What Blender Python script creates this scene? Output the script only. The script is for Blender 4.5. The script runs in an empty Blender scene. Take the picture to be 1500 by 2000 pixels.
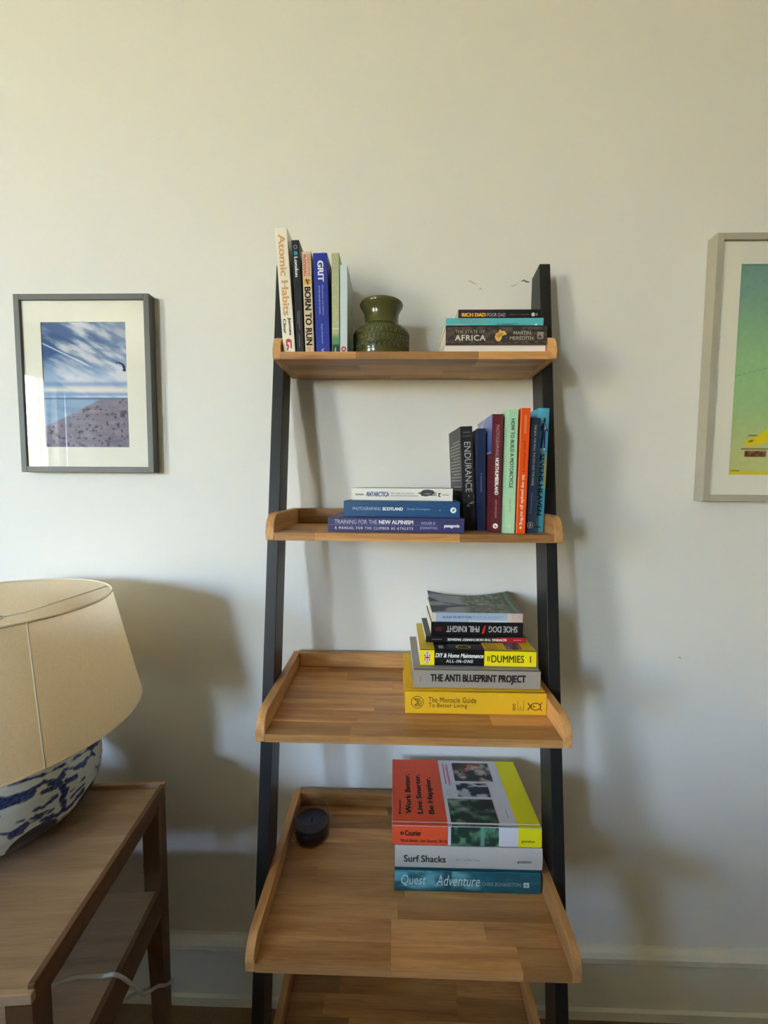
import bpy, bmesh, math, random
import numpy as np
from mathutils import Matrix, Vector

random.seed(7)
scene = bpy.context.scene
COL = scene.collection
PI = math.pi

# ------------------------------------------------------------------ camera
cam_data = bpy.data.cameras.new('camera')
cam_data.sensor_fit = 'HORIZONTAL'
cam_data.sensor_width = 36.0
cam_data.lens = 820.55 / 1500.0 * 36.0
cam_data.clip_start = 0.02
cam = bpy.data.objects.new('camera', cam_data)
COL.objects.link(cam)
_yaw, _pitch, _roll = -0.0239, -0.0676, 0.0065
_f = Vector((math.sin(_yaw) * math.cos(_pitch), math.cos(_yaw) * math.cos(_pitch), math.sin(_pitch)))
_r = Vector((math.cos(_yaw), -math.sin(_yaw), 0))
_u = _r.cross(_f)
_R = _r * math.cos(_roll) + _u * math.sin(_roll)
_U = _u * math.cos(_roll) - _r * math.sin(_roll)
cam.matrix_world = Matrix(((_R.x, _U.x, -_f.x, 0.2287), (_R.y, _U.y, -_f.y, -1.0257),
                           (_R.z, _U.z, -_f.z, 1.3785), (0, 0, 0, 1)))
scene.camera = cam

# ------------------------------------------------------------------ sky, sun, window light, exposure
world = bpy.data.worlds.new('sky')
scene.world = world
world.use_nodes = True
wn = world.node_tree.nodes
wl = world.node_tree.links
wn.clear()
w_out = wn.new('ShaderNodeOutputWorld')
w_bg = wn.new('ShaderNodeBackground')
w_bg.inputs['Strength'].default_value = 16.0
w_tc = wn.new('ShaderNodeTexCoord')
w_sep = wn.new('ShaderNodeSeparateXYZ')
w_ramp = wn.new('ShaderNodeValToRGB')
w_ramp.color_ramp.elements[0].position = 0.0
w_ramp.color_ramp.elements[0].color = (0.80, 0.91, 1.0, 1)
w_ramp.color_ramp.elements[1].position = 0.45
w_ramp.color_ramp.elements[1].color = (0.30, 0.50, 0.95, 1)
_e = w_ramp.color_ramp.elements.new(0.16)
_e.color = (0.50, 0.72, 1.0, 1)
wl.new(w_tc.outputs['Generated'], w_sep.inputs[0])
wl.new(w_sep.outputs['Z'], w_ramp.inputs[0])
wl.new(w_ramp.outputs[0], w_bg.inputs['Color'])
wl.new(w_bg.outputs[0], w_out.inputs[0])

sun_d = bpy.data.lights.new('sun', 'SUN')
sun_d.energy = 16.0
sun_d.angle = math.radians(0.6)
sun_d.color = (1.0, 0.94, 0.82)
sun = bpy.data.objects.new('sun', sun_d)
COL.objects.link(sun)
sun.rotation_euler = Vector((-0.75, -0.25, -0.75)).to_track_quat('-Z', 'Y').to_euler()

# window openings: one in the left wall (along y), one in the wall behind the camera (along x)
WX, WZ0, WZ1 = -4.2, 0.72, 2.75
YF = -5.6
WLEFT = (-4.50, -3.40)
WFRONT = (-3.55, -2.80)
for _loc, _size, _dir in (((WX - 0.02, sum(WLEFT) / 2), WLEFT[1] - WLEFT[0], (1, 0, 0)), ((sum(WFRONT) / 2, YF - 0.02), WFRONT[1] - WFRONT[0], (0, 1, 0))):
    por_d = bpy.data.lights.new('window_portal', 'AREA')
    por_d.shape = 'RECTANGLE'
    por_d.size = _size
    por_d.size_y = WZ1 - WZ0
    por_d.cycles.is_portal = True
    por = bpy.data.objects.new('window_portal', por_d)
    COL.objects.link(por)
    por.location = (_loc[0], _loc[1], (WZ0 + WZ1) / 2)
    por.rotation_euler = Vector(_dir).to_track_quat('-Z', 'Z').to_euler()

scene.view_settings.view_transform = 'Standard'
scene.view_settings.look = 'None'
scene.view_settings.gamma = 1.0
scene.view_settings.use_curve_mapping = False
scene.view_settings.exposure = 2.50
scene.cycles.max_bounces = 10
scene.cycles.diffuse_bounces = 5
scene.cycles.transparent_max_bounces = 12
scene.cycles.caustics_reflective = False
scene.cycles.caustics_refractive = False
scene.cycles.sample_clamp_indirect = 6.0


# ------------------------------------------------------------------ helpers
def lin(c):
    return c / 12.92 if c <= 0.04045 else ((c + 0.055) / 1.055) ** 2.4


def rgb(r, g, b):
    return (lin(r / 255), lin(g / 255), lin(b / 255), 1.0)


MATS = {}


def mat(name, col, rough=0.6, spec=0.4, noise=0.0, nscale=40.0, bump=0.0, bscale=200.0, stretch=None, coat=0.0):
    if name in MATS:
        return MATS[name]
    m = bpy.data.materials.new(name)
    m.use_nodes = True
    nt = m.node_tree
    b = nt.nodes['Principled BSDF']
    b.inputs['Roughness'].default_value = rough
    b.inputs['Specular IOR Level'].default_value = spec
    b.inputs['Coat Weight'].default_value = coat
    b.inputs['Base Color'].default_value = col
    if noise or bump:
        tc = nt.nodes.new('ShaderNodeTexCoord')
        mp = nt.nodes.new('ShaderNodeMapping')
        if stretch:
            mp.inputs['Scale'].default_value = stretch
        nt.links.new(tc.outputs['Object'], mp.inputs[0])
    if noise:
        n = nt.nodes.new('ShaderNodeTexNoise')
        n.inputs['Scale'].default_value = nscale
        n.inputs['Detail'].default_value = 5
        nt.links.new(mp.outputs[0], n.inputs['Vector'])
        mx = nt.nodes.new('ShaderNodeMix')
        mx.data_type = 'RGBA'
        mx.inputs[6].default_value = tuple(c * (1 - noise) for c in col[:3]) + (1,)
        mx.inputs[7].default_value = tuple(min(1, c * (1 + noise)) for c in col[:3]) + (1,)
        nt.links.new(n.outputs['Fac'], mx.inputs[0])
        nt.links.new(mx.outputs[2], b.inputs['Base Color'])
    if bump:
        n2 = nt.nodes.new('ShaderNodeTexNoise')
        n2.inputs['Scale'].default_value = bscale
        n2.inputs['Detail'].default_value = 4
        nt.links.new(mp.outputs[0], n2.inputs['Vector'])
        bp = nt.nodes.new('ShaderNodeBump')
        bp.inputs['Strength'].default_value = bump
        bp.inputs['Distance'].default_value = 0.002
        nt.links.new(n2.outputs['Fac'], bp.inputs['Height'])
        nt.links.new(bp.outputs[0], b.inputs['Normal'])
    MATS[name] = m
    return m


def wood(name, light, dark, axis, rough=0.45, spec=0.4, vary=0.35):
    """oak-like grain running along one object axis; each object gets its own tone"""
    m = bpy.data.materials.new(name)
    m.use_nodes = True
    nt = m.node_tree
    N, L = nt.nodes, nt.links
    b = N['Principled BSDF']
    b.inputs['Roughness'].default_value = rough
    b.inputs['Specular IOR Level'].default_value = spec
    tc = N.new('ShaderNodeTexCoord')
    oi = N.new('ShaderNodeObjectInfo')
    off = N.new('ShaderNodeVectorMath')
    off.operation = 'SCALE'
    off.inputs[0].default_value = (7.3, 3.1, 5.7)
    L.new(oi.outputs['Random'], off.inputs['Scale'])
    add = N.new('ShaderNodeVectorMath')
    L.new(tc.outputs['Object'], add.inputs[0])
    L.new(off.outputs[0], add.inputs[1])
    mp = N.new('ShaderNodeMapping')
    s = [34.0, 34.0, 34.0]
    s['xyz'.index(axis)] = 2.6
    mp.inputs['Scale'].default_value = s
    L.new(add.outputs[0], mp.inputs[0])
    n1 = N.new('ShaderNodeTexNoise')
    n1.inputs['Scale'].default_value = 1.0
    n1.inputs['Detail'].default_value = 6
    n1.inputs['Distortion'].default_value = 0.8
    L.new(mp.outputs[0], n1.inputs['Vector'])
    mp2 = N.new('ShaderNodeMapping')
    s2 = [420.0, 420.0, 420.0]
    s2['xyz'.index(axis)] = 22.0
    mp2.inputs['Scale'].default_value = s2
    L.new(add.outputs[0], mp2.inputs[0])
    n2 = N.new('ShaderNodeTexNoise')
    n2.inputs['Scale'].default_value = 1.0
    n2.inputs['Detail'].default_value = 3
    L.new(mp2.outputs[0], n2.inputs['Vector'])
    mm = N.new('ShaderNodeMath')
    mm.operation = 'MULTIPLY_ADD'
    mm.inputs[1].default_value = 0.35
    L.new(n2.outputs['Fac'], mm.inputs[0])
    L.new(n1.outputs['Fac'], mm.inputs[2])
    ramp = N.new('ShaderNodeValToRGB')
    ramp.color_ramp.elements[0].position = 0.40
    ramp.color_ramp.elements[0].color = dark
    ramp.color_ramp.elements[1].position = 0.92
    ramp.color_ramp.elements[1].color = light
    L.new(mm.outputs[0], ramp.inputs[0])
    hsv = N.new('ShaderNodeHueSaturation')
    mv = N.new('ShaderNodeMapRange')
    mv.inputs['To Min'].default_value = 1 - vary
    mv.inputs['To Max'].default_value = 1 + vary * 0.75
    L.new(oi.outputs['Random'], mv.inputs['Value'])
    L.new(mv.outputs[0], hsv.inputs['Value'])
    L.new(ramp.outputs[0], hsv.inputs['Color'])
    L.new(hsv.outputs[0], b.inputs['Base Color'])
    bp = N.new('ShaderNodeBump')
    bp.inputs['Strength'].default_value = 0.12
    bp.inputs['Distance'].default_value = 0.001
    L.new(n2.outputs['Fac'], bp.inputs['Height'])
    L.new(bp.outputs[0], b.inputs['Normal'])
    MATS[name] = m
    return m


def attr_mat(name, rough=0.5, spec=0.4, coat=0.0):
    """colour taken from the print colours stored on the mesh"""
    m = bpy.data.materials.new(name)
    m.use_nodes = True
    nt = m.node_tree
    b = nt.nodes['Principled BSDF']
    b.inputs['Roughness'].default_value = rough
    b.inputs['Specular IOR Level'].default_value = spec
    b.inputs['Coat Weight'].default_value = coat
    a = nt.nodes.new('ShaderNodeAttribute')
    a.attribute_name = 'print'
    nt.links.new(a.outputs['Color'], b.inputs['Base Color'])
    MATS[name] = m
    return m


def glass_mat(name, tint=(1, 1, 1, 1), ior=1.5, rough=0.0):
    m = bpy.data.materials.new(name)
    m.use_nodes = True
    nt = m.node_tree
    nt.nodes.clear()
    o = nt.nodes.new('ShaderNodeOutputMaterial')
    t = nt.nodes.new('ShaderNodeBsdfTransparent')
    t.inputs['Color'].default_value = tint
    g = nt.nodes.new('ShaderNodeBsdfGlossy')
    g.inputs['Roughness'].default_value = rough
    f = nt.nodes.new('ShaderNodeFresnel')
    f.inputs['IOR'].default_value = ior
    x = nt.nodes.new('ShaderNodeMixShader')
    ge = nt.nodes.new('ShaderNodeNewGeometry')     # only the outer faces mirror, the inner ones let light out
    fr_ = nt.nodes.new('ShaderNodeMath')
    fr_.operation = 'SUBTRACT'
    fr_.inputs[0].default_value = 1.0
    nt.links.new(ge.outputs['Backfacing'], fr_.inputs[1])
    mu = nt.nodes.new('ShaderNodeMath')
    mu.operation = 'MULTIPLY'
    nt.links.new(f.outputs[0], mu.inputs[0])
    nt.links.new(fr_.outputs[0], mu.inputs[1])
    nt.links.new(mu.outputs[0], x.inputs[0])
    nt.links.new(t.outputs[0], x.inputs[1])
    nt.links.new(g.outputs[0], x.inputs[2])
    nt.links.new(x.outputs[0], o.inputs[0])
    MATS[name] = m
    return m


def link(o, parent=None):
    COL.objects.link(o)
    if parent:
        o.parent = parent
    return o


def obj(name, bm, material, parent=None, smooth=False):
    me = bpy.data.meshes.new(name)
    bmesh.ops.recalc_face_normals(bm, faces=bm.faces)
    bm.to_mesh(me)
    bm.free()
    for mm in (material if isinstance(material, (list, tuple)) else [material]):
        me.materials.append(mm)
    if smooth:
        me.polygons.foreach_set('use_smooth', [True] * len(me.polygons))
    o = bpy.data.objects.new(name, me)
    return link(o, parent)


def from_data(name, verts, faces, material, parent=None, smooth=False):
    me = bpy.data.meshes.new(name)
    me.from_pydata(verts, [], faces)
    me.update()
    me.materials.append(material)
    if smooth:
        me.polygons.foreach_set('use_smooth', [True] * len(me.polygons))
    o = bpy.data.objects.new(name, me)
    return link(o, parent)


def thing(name, label, cat, loc=(0, 0, 0), group=None):
    o = bpy.data.objects.new(name, None)
    o.empty_display_size = 0.05
    COL.objects.link(o)
    o.location = loc
    o['label'] = label
    o['category'] = cat
    if group:
        o['group'] = group
    return o


def struct(o, label=None):
    o['kind'] = 'structure'
    if label:
        o['label'] = label
    return o


def box_bm(x0, x1, y0, y1, z0, z1, bevel=0.0, bm=None):
    bm = bm or bmesh.new()
    r = bmesh.ops.create_cube(bm, size=1.0)
    M = Matrix.Translation(((x0 + x1) / 2, (y0 + y1) / 2, (z0 + z1) / 2)) @ Matrix.Diagonal((x1 - x0, y1 - y0, z1 - z0, 1))
    bmesh.ops.transform(bm, matrix=M, verts=r['verts'])
    if bevel:
        es = {e for v in r['verts'] for e in v.link_edges}
        bmesh.ops.bevel(bm, geom=list(es), offset=bevel, segments=2, affect='EDGES', profile=0.5)
    return bm


def prism_bm(profile, axis, a0, a1, bevel=0.0, bm=None):
    """extrude a closed 2D profile along an axis: profile is (y,z) for x, (x,z) for y, (x,y) for z"""
    bm = bm or bmesh.new()

    def P(p, a):
        return {'x': (a, p[0], p[1]), 'y': (p[0], a, p[1]), 'z': (p[0], p[1], a)}[axis]
    v0 = [bm.verts.new(P(p, a0)) for p in profile]
    v1 = [bm.verts.new(P(p, a1)) for p in profile]
    n = len(profile)
    fs = [bm.faces.new(v0), bm.faces.new(v1[::-1])]
    for i in range(n):
        fs.append(bm.faces.new((v0[i], v1[i], v1[(i + 1) % n], v0[(i + 1) % n])))
    if bevel:
        es = list({e for f in fs[:2] for e in f.edges})
        bmesh.ops.bevel(bm, geom=es, offset=bevel, segments=2, affect='EDGES', profile=0.5)
    return bm


def lathe_bm(profile, n=64, center=(0, 0), a0=0.0, a1=2 * PI, bm=None):
    bm = bm or bmesh.new()
    full = abs(a1 - a0 - 2 * PI) < 1e-6
    rings = []
    for r, z in profile:
        ring = []
        for i in range(n if full else n + 1):
            a = a0 + (a1 - a0) * i / n
            ring.append(bm.verts.new((center[0] + r * math.cos(a), center[1] + r * math.sin(a), z)))
        rings.append(ring)
    for k in range(len(rings) - 1):
        A, B = rings[k], rings[k + 1]
        m = len(A)
        for i in range(m if full else m - 1):
            j = (i + 1) % m
            bm.faces.new((A[i], A[j], B[j], B[i]))
    bmesh.ops.remove_doubles(bm, verts=bm.verts, dist=1e-6)
    return bm


def tube_bm(pts, r, n=8, bm=None, closed=False):
    bm = bm or bmesh.new()
    pts = [Vector(p) for p in pts]
    rings = []
    up = Vector((0, 0, 1))
    m = len(pts)
    for i, p in enumerate(pts):
        if closed:
            d = (pts[(i + 1) % m] - pts[i - 1]).normalized()
        else:
            d = (pts[min(i + 1, m - 1)] - pts[max(i - 1, 0)]).normalized()
        s = d.cross(up)
        if s.length < 1e-4:
            s = d.cross(Vector((1, 0, 0)))
        s.normalize()
        t = s.cross(d).normalized()
        rr = r[i] if isinstance(r, (list, tuple)) else r
        rings.append([bm.verts.new(p + s * rr * math.cos(2 * PI * k / n) + t * rr * math.sin(2 * PI * k / n)) for k in range(n)])
    for i in range(m if closed else m - 1):
        A, B = rings[i], rings[(i + 1) % m]
        for k in range(n):
            bm.faces.new((A[k], A[(k + 1) % n], B[(k + 1) % n], B[k]))
    if not closed:
        bm.faces.new(rings[0][::-1])
        bm.faces.new(rings[-1])
    return bm


def smooth_path(pts, n=8):
    P = [Vector(p) for p in pts]
    out = []
    for i in range(len(P) - 1):
        p0, p1, p2, p3 = P[max(i - 1, 0)], P[i], P[i + 1], P[min(i + 2, len(P) - 1)]
        for k in range(n):
            t = k / n
            out.append(0.5 * ((2 * p1) + (p2 - p0) * t + (2 * p0 - 5 * p1 + 4 * p2 - p3) * t * t + (3 * p1 - p0 - 3 * p2 + p3) * t ** 3))
    out.append(P[-1])
    return out


def fbm(u, v, scale, seed, octaves=4):
    """value noise on numpy arrays"""
    rs = np.random.RandomState(seed)
    out = np.zeros_like(u)
    amp, tot = 1.0, 0.0
    sx, sy = scale
    for o in range(octaves):
        g = rs.rand(64, 64)
        x, y = u * sx + 3.7 * o, v * sy + 1.9 * o
        xi, yi = np.floor(x).astype(int), np.floor(y).astype(int)
        fx, fy = x - xi, y - yi
        fx, fy = fx * fx * (3 - 2 * fx), fy * fy * (3 - 2 * fy)
        a, b = g[yi % 64, xi % 64], g[yi % 64, (xi + 1) % 64]
        c, d = g[(yi + 1) % 64, xi % 64], g[(yi + 1) % 64, (xi + 1) % 64]
        out += amp * ((a * (1 - fx) + b * fx) * (1 - fy) + (c * (1 - fx) + d * fx) * fy)
        tot += amp
        amp *= 0.5
        sx, sy = sx * 2, sy * 2
    return out / tot


def ss(a, b, x):
    t = np.clip((x - a) / (b - a), 0, 1)
    return t * t * (3 - 2 * t)


def mixc(c0, c1, t):
    return np.asarray(c0, float)[None, None, :] * (1 - t[..., None]) + np.asarray(c1, float)[None, None, :] * t[..., None] if np.ndim(c0) == 1 else c0 * (1 - t[..., None]) + np.asarray(c1, float) * t[..., None]


def tolin(c):
    c = np.clip(c / 255.0, 0, 1)
    return np.where(c <= 0.04045, c / 12.92, ((c + 0.055) / 1.055) ** 2.4)


def print_grid(name, nx, ny, func, place, material, parent):
    """printed sheet: grid of small faces coloured by func(u,v)->sRGB 0..255, placed by place(u,v)->xyz"""
    us, vs = np.linspace(0, 1, nx + 1), np.linspace(0, 1, ny + 1)
    U, V = np.meshgrid(us, vs)
    colr = tolin(func(U, V)).reshape(-1, 3)
    verts = [place(float(a), float(b)) for a, b in zip(U.ravel(), V.ravel())]
    w = nx + 1
    faces = [(j * w + i, j * w + i + 1, (j + 1) * w + i + 1, (j + 1) * w + i) for j in range(ny) for i in range(nx)]
    o = from_data(name, verts, faces, material, parent)
    at = o.data.color_attributes.new('print', 'FLOAT_COLOR', 'POINT')
    buf = np.ones((len(verts), 4), dtype=np.float32)
    buf[:, :3] = colr
    at.data.foreach_set('color', buf.ravel())
    return o


def text_mesh(body, bold=0.0, shear=0.0, spacing=1.0, outline=False):
    cu = bpy.data.curves.new('lettering', 'FONT')
    cu.body = body
    cu.size = 1.0
    cu.resolution_u = 3
    cu.offset = 0.0
    cu.shear = shear
    cu.space_character = spacing
    cu.fill_mode = 'FRONT'
    o = bpy.data.objects.new('lettering', cu)
    COL.objects.link(o)
    bpy.context.view_layer.update()
    dg = bpy.context.evaluated_depsgraph_get()
    me = bpy.data.meshes.new_from_object(o.evaluated_get(dg))
    vs = [(v.co.x, v.co.y) for v in me.vertices]
    fs = [tuple(p.vertices) for p in me.polygons]
    bpy.data.objects.remove(o)
    bpy.data.curves.remove(cu)
    bpy.data.meshes.remove(me)
    w = bold * 2.1 + 0.006
    if w > 0.007:                                  # heavier strokes: the glyphs laid four times, a hair apart
        base_v, base_f = vs, fs
        vs, fs = [], []
        for dx, dy in ((w, 0.4 * w), (-w, 0.4 * w), (w, -0.4 * w), (-w, -0.4 * w)):
            k = len(vs)
            lay = k // len(base_v)
            vs = vs + [(x + dx, y + dy, lay) for x, y in base_v]
            fs = fs + [tuple(i + k for i in f) for f in base_f]
    return vs, fs


def fit2d(vs, box):
    xs, ys = [v[0] for v in vs], [v[1] for v in vs]
    x0, x1, y0, y1 = min(xs), max(xs), min(ys), max(ys)
    a0, a1, b0, b1 = box
    return [(a0 + (v[0] - x0) / max(x1 - x0, 1e-9) * (a1 - a0), b0 + (v[1] - y0) / max(y1 - y0, 1e-9) * (b1 - b0), v[2] if len(v) > 2 else 0) for v in vs]


def disc2d(cx, cy, rx, ry, n=24, inner=0.0):
    if not inner:
        return [(cx + rx * math.cos(2 * PI * i / n), cy + ry * math.sin(2 * PI * i / n)) for i in range(n)], [tuple(range(n))]
    vs = []
    for k in (1.0, inner):
        vs += [(cx + k * rx * math.cos(2 * PI * i / n), cy + k * ry * math.sin(2 * PI * i / n)) for i in range(n)]
    return vs, [(i, (i + 1) % n, n + (i + 1) % n, n + i) for i in range(n)]


INK = {}


def ink(r, g, b):
    k = (r, g, b)
    if k not in INK:
        INK[k] = mat('printed_ink_%02x%02x%02x' % k, rgb(*k), rough=0.5, spec=0.3)
    return INK[k]


# ------------------------------------------------------------------ materials
M_WALL = mat('painted_plaster', rgb(229, 227, 222), rough=0.85, spec=0.2, noise=0.015, nscale=6, bump=0.12, bscale=160)
M_WALL2 = mat('taupe_wall_paint', rgb(150, 140, 124), rough=0.85, spec=0.2, noise=0.02, nscale=6)
M_CEIL = mat('ceiling_paint', rgb(236, 232, 224), rough=0.9, spec=0.2, noise=0.01, nscale=5)
M_TRIM = mat('trim_gloss_paint', rgb(222, 219, 205), rough=0.45, spec=0.4, noise=0.02, nscale=12)
M_CARPET = mat('tan_carpet', rgb(128, 102, 74), rough=0.95, spec=0.1, noise=0.25, nscale=180, bump=0.6, bscale=500)
M_OAKX = wood('oak_grain_across', rgb(222, 170, 110), rgb(156, 104, 56), 'x')
M_OAKY = wood('oak_grain_deep', rgb(222, 170, 110), rgb(166, 112, 62), 'y', vary=0.15)
M_GLUE = mat('oak_joint_line', rgb(120, 78, 44), rough=0.7, noise=0.1)
M_BLACK = mat('black_painted_wood', rgb(30, 29, 29), rough=0.42, spec=0.4, noise=0.15, nscale=60, bump=0.05, bscale=300)
M_TBLX = wood('table_veneer', rgb(176, 146, 112), rgb(138, 108, 78), 'x', rough=0.5, vary=0.08)
M_TBLY = wood('table_edge_wood_shaded', rgb(118, 84, 52), rgb(84, 56, 32), 'y', rough=0.5, vary=0.12)  # colour darkened for the shade on sides facing away from the window
M_TBLZ = wood('table_leg_wood_shaded', rgb(112, 80, 50), rgb(80, 54, 32), 'z', rough=0.5, vary=0.12)  # legs likewise carry that shade in their wood colour
M_PAGES = mat('page_edges', rgb(232, 222, 200), rough=0.9, spec=0.1, noise=0.12, nscale=1.0, stretch=(900, 6, 6))
M_PAGEW = mat('white_page_edges', rgb(236, 230, 224), rough=0.9, spec=0.1, noise=0.06, nscale=1.0, stretch=(900, 6, 6))
M_PRINT = attr_mat('photo_print', rough=0.55, spec=0.2)
M_COVERPRINT = attr_mat('printed_cover', rough=0.4, spec=0.4)
M_GLASS = glass_mat('picture_glass')
M_JAR = glass_mat('clear_jar_glass', (0.86, 0.84, 0.87, 1), 1.6, 0.03)

# ------------------------------------------------------------------ the room
XL, XR, ZC = WX, 2.8, 3.3
wall = struct(obj('wall_back', box_bm(XL - 0.3, XR + 0.2, 0.0, 0.2, -0.1, ZC + 0.1), M_WALL))
wall['label'] = 'pale painted wall behind the ladder bookcase'
struct(obj('floor', box_bm(XL - 0.3, XR + 0.2, YF - 0.2, 0.2, -0.12, 0.0), M_CARPET), 'brown carpeted floor')
struct(obj('ceiling', box_bm(XL - 0.3, XR + 0.2, YF - 0.2, 0.2, ZC, ZC + 0.15), M_CEIL), 'white ceiling')
struct(obj('wall_right', box_bm(XR, XR + 0.2, YF, 0.0, 0, ZC), M_WALL2), 'taupe painted wall on the right')
bm = bmesh.new()
box_bm(XL - 0.25, XL, WLEFT[1], 0.0, 0, ZC, bm=bm)
box_bm(XL - 0.25, XL, YF, WLEFT[0], 0, ZC, bm=bm)
box_bm(XL - 0.25, XL, WLEFT[0], WLEFT[1], 0, WZ0, bm=bm)
box_bm(XL - 0.25, XL, WLEFT[0], WLEFT[1], WZ1, ZC, bm=bm)
struct(obj('wall_left', bm, M_WALL2), 'taupe painted wall with a window')
bm = bmesh.new()
box_bm(WFRONT[1], XR + 0.2, YF - 0.25, YF, 0, ZC, bm=bm)
box_bm(XL - 0.25, WFRONT[0], YF - 0.25, YF, 0, ZC, bm=bm)
box_bm(WFRONT[0], WFRONT[1], YF - 0.25, YF, 0, WZ0, bm=bm)
box_bm(WFRONT[0], WFRONT[1], YF - 0.25, YF, WZ1, ZC, bm=bm)
struct(obj('wall_front', bm, M_WALL2), 'taupe painted wall behind the camera')
# sash windows
a, b_ = WLEFT
win = struct(obj('window_1', box_bm(WX - 0.16, WX - 0.11, a, a + 0.05, WZ0, WZ1), M_TRIM), 'white sash window in the left wall')
for q in ((b_ - 0.05, b_, WZ0, WZ1), (a + 0.05, b_ - 0.05, WZ0, WZ0 + 0.06), (a + 0.05, b_ - 0.05, WZ1 - 0.06, WZ1), (a + 0.05, b_ - 0.05, 1.30, 1.34)):
    obj('window_frame', box_bm(WX - 0.16, WX - 0.11, *q), M_TRIM, win)
obj('window_sill', box_bm(WX - 0.1, WX + 0.06, a - 0.05, b_ + 0.05, WZ0 - 0.035, WZ0), M_TRIM, win)
a, b_ = WFRONT
win = struct(obj('window_2', box_bm(a, a + 0.05, YF - 0.16, YF - 0.11, WZ0, WZ1), M_TRIM), 'white sash window behind the camera')
for q in ((b_ - 0.05, b_, WZ0, WZ1), (a + 0.05, b_ - 0.05, WZ0, WZ0 + 0.06), (a + 0.05, b_ - 0.05, WZ1 - 0.06, WZ1), (a + 0.05, b_ - 0.05, 1.30, 1.34)):
    obj('window_frame', box_bm(q[0], q[1], YF - 0.16, YF - 0.11, q[2], q[3]), M_TRIM, win)
obj('window_sill', box_bm(a - 0.05, b_ + 0.05, YF - 0.1, YF + 0.06, WZ0 - 0.035, WZ0), M_TRIM, win)
# white curtain gathered beside the left window
n = 60
vs, fs = [], []
for i in range(n + 1):
    t = i / n
    y = -5.02 + 0.50 * t
    x = WX + 0.11 + 0.03 * math.sin(t * 9 * 2 * PI) + 0.008 * math.sin(t * 31)
    vs += [(x, y, 0.05), (x, y, 2.95)]
for i in range(n):
    fs.append((2 * i, 2 * i + 2, 2 * i + 3, 2 * i + 1))
cur = from_data('curtain', vs, fs, mat('white_curtain_cloth', rgb(226, 226, 226), rough=0.9, spec=0.1), smooth=True)
cur['label'] = 'white curtain gathered beside the left window'
cur['category'] = 'curtain'
_m = cur.modifiers.new('cloth_thickness', 'SOLIDIFY')
_m.thickness = 0.002
# skirting board with moulded cap and a lower bead
sk = [(0.0, 0.0), (-0.020, 0.0), (-0.020, 0.024), (-0.0145, 0.030), (-0.0145, 0.150), (-0.016, 0.156), (-0.023, 0.163),
      (-0.023, 0.176), (-0.017, 0.185), (-0.008, 0.191), (0.0, 0.191)]
o = struct(obj('baseboard_back', prism_bm(sk, 'x', XL, XR), M_TRIM), 'cream painted skirting board with a moulded top')
# scuffs and a pencil line on the plaster
M_SCUFF = mat('scuff_mark', rgb(178, 170, 152), rough=0.9)
M_SCUFF2 = mat('dark_scuff_mark', rgb(122, 114, 98), rough=0.9)


def wall_stroke(pts, w, m, name='scuff_mark'):
    vs, fs = [], []
    for i, (x, z, k) in enumerate(pts):
        vs += [(x, -0.0006, z + w * k), (x, -0.0006, z - w * k)]
    for i in range(len(pts) - 1):
        fs.append((2 * i, 2 * i + 1, 2 * i + 3, 2 * i + 2))
    from_data(name, vs, fs, m, wall)


wall_stroke([(0.397, 1.857, 0.1), (0.406, 1.852, 0.8), (0.416, 1.847, 0.4), (0.422, 1.846, 0.1)], 0.0019, M_SCUFF)
wall_stroke([(0.423, 1.833, 0.1), (0.428, 1.838, 0.8), (0.432, 1.831, 0.2)], 0.0019, M_SCUFF)
wall_stroke([(0.494, 1.842, 0.1), (0.502, 1.842, 0.6), (0.512, 1.846, 0.5), (0.518, 1.852, 0.2)], 0.0014, M_SCUFF)
wall_stroke([(0.521, 1.853, 0.2), (0.529, 1.855, 1.0), (0.533, 1.852, 1.0), (0.541, 1.851, 0.5)], 0.0022, M_SCUFF2)
wall_stroke([(0.93, 0.958, 0.1), (0.935, 0.956, 0.8), (0.939, 0.952, 0.3)], 0.0019, M_SCUFF)

# ------------------------------------------------------------------ outside the window
M_SAND = mat('sunlit_sandstone', rgb(210, 186, 126), rough=0.95, spec=0.1, noise=0.15, nscale=1.2)
M_RENDER = mat('white_render', rgb(226, 224, 220), rough=0.9, spec=0.1, noise=0.04, nscale=0.7)
M_SLATE = mat('grey_slate', rgb(120, 118, 116), rough=0.8, noise=0.15, nscale=3)
struct(obj('ground', box_bm(-60, 40, -60, 30, -1.0, -0.4), M_SAND), 'sunlit sandy ground outside the window')
gw = obj('garden_wall', box_bm(-11.4, -11.0, -30, 14, -0.4, 2.35), M_SAND)
gw['label'] = 'sunlit yellow stone garden wall outside the window'
gw['category'] = 'wall'
house = thing('house', 'white rendered gabled house beyond the garden wall', 'house', (-18, -13, -0.4))
obj('house_wall', prism_bm([(-4.5, 0.0), (4.5, 0.0), (4.5, 4.2), (0, 7.0), (-4.5, 4.2)], 'x', -4.0, 0.0), M_RENDER, house)
for s in (-1, 1):
    obj('roof', prism_bm([(0, 7.0), (s * 4.9, 3.95), (s * 4.9, 4.15), (0, 7.22)], 'x', -4.2, 0.2), M_SLATE, house)

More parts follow.
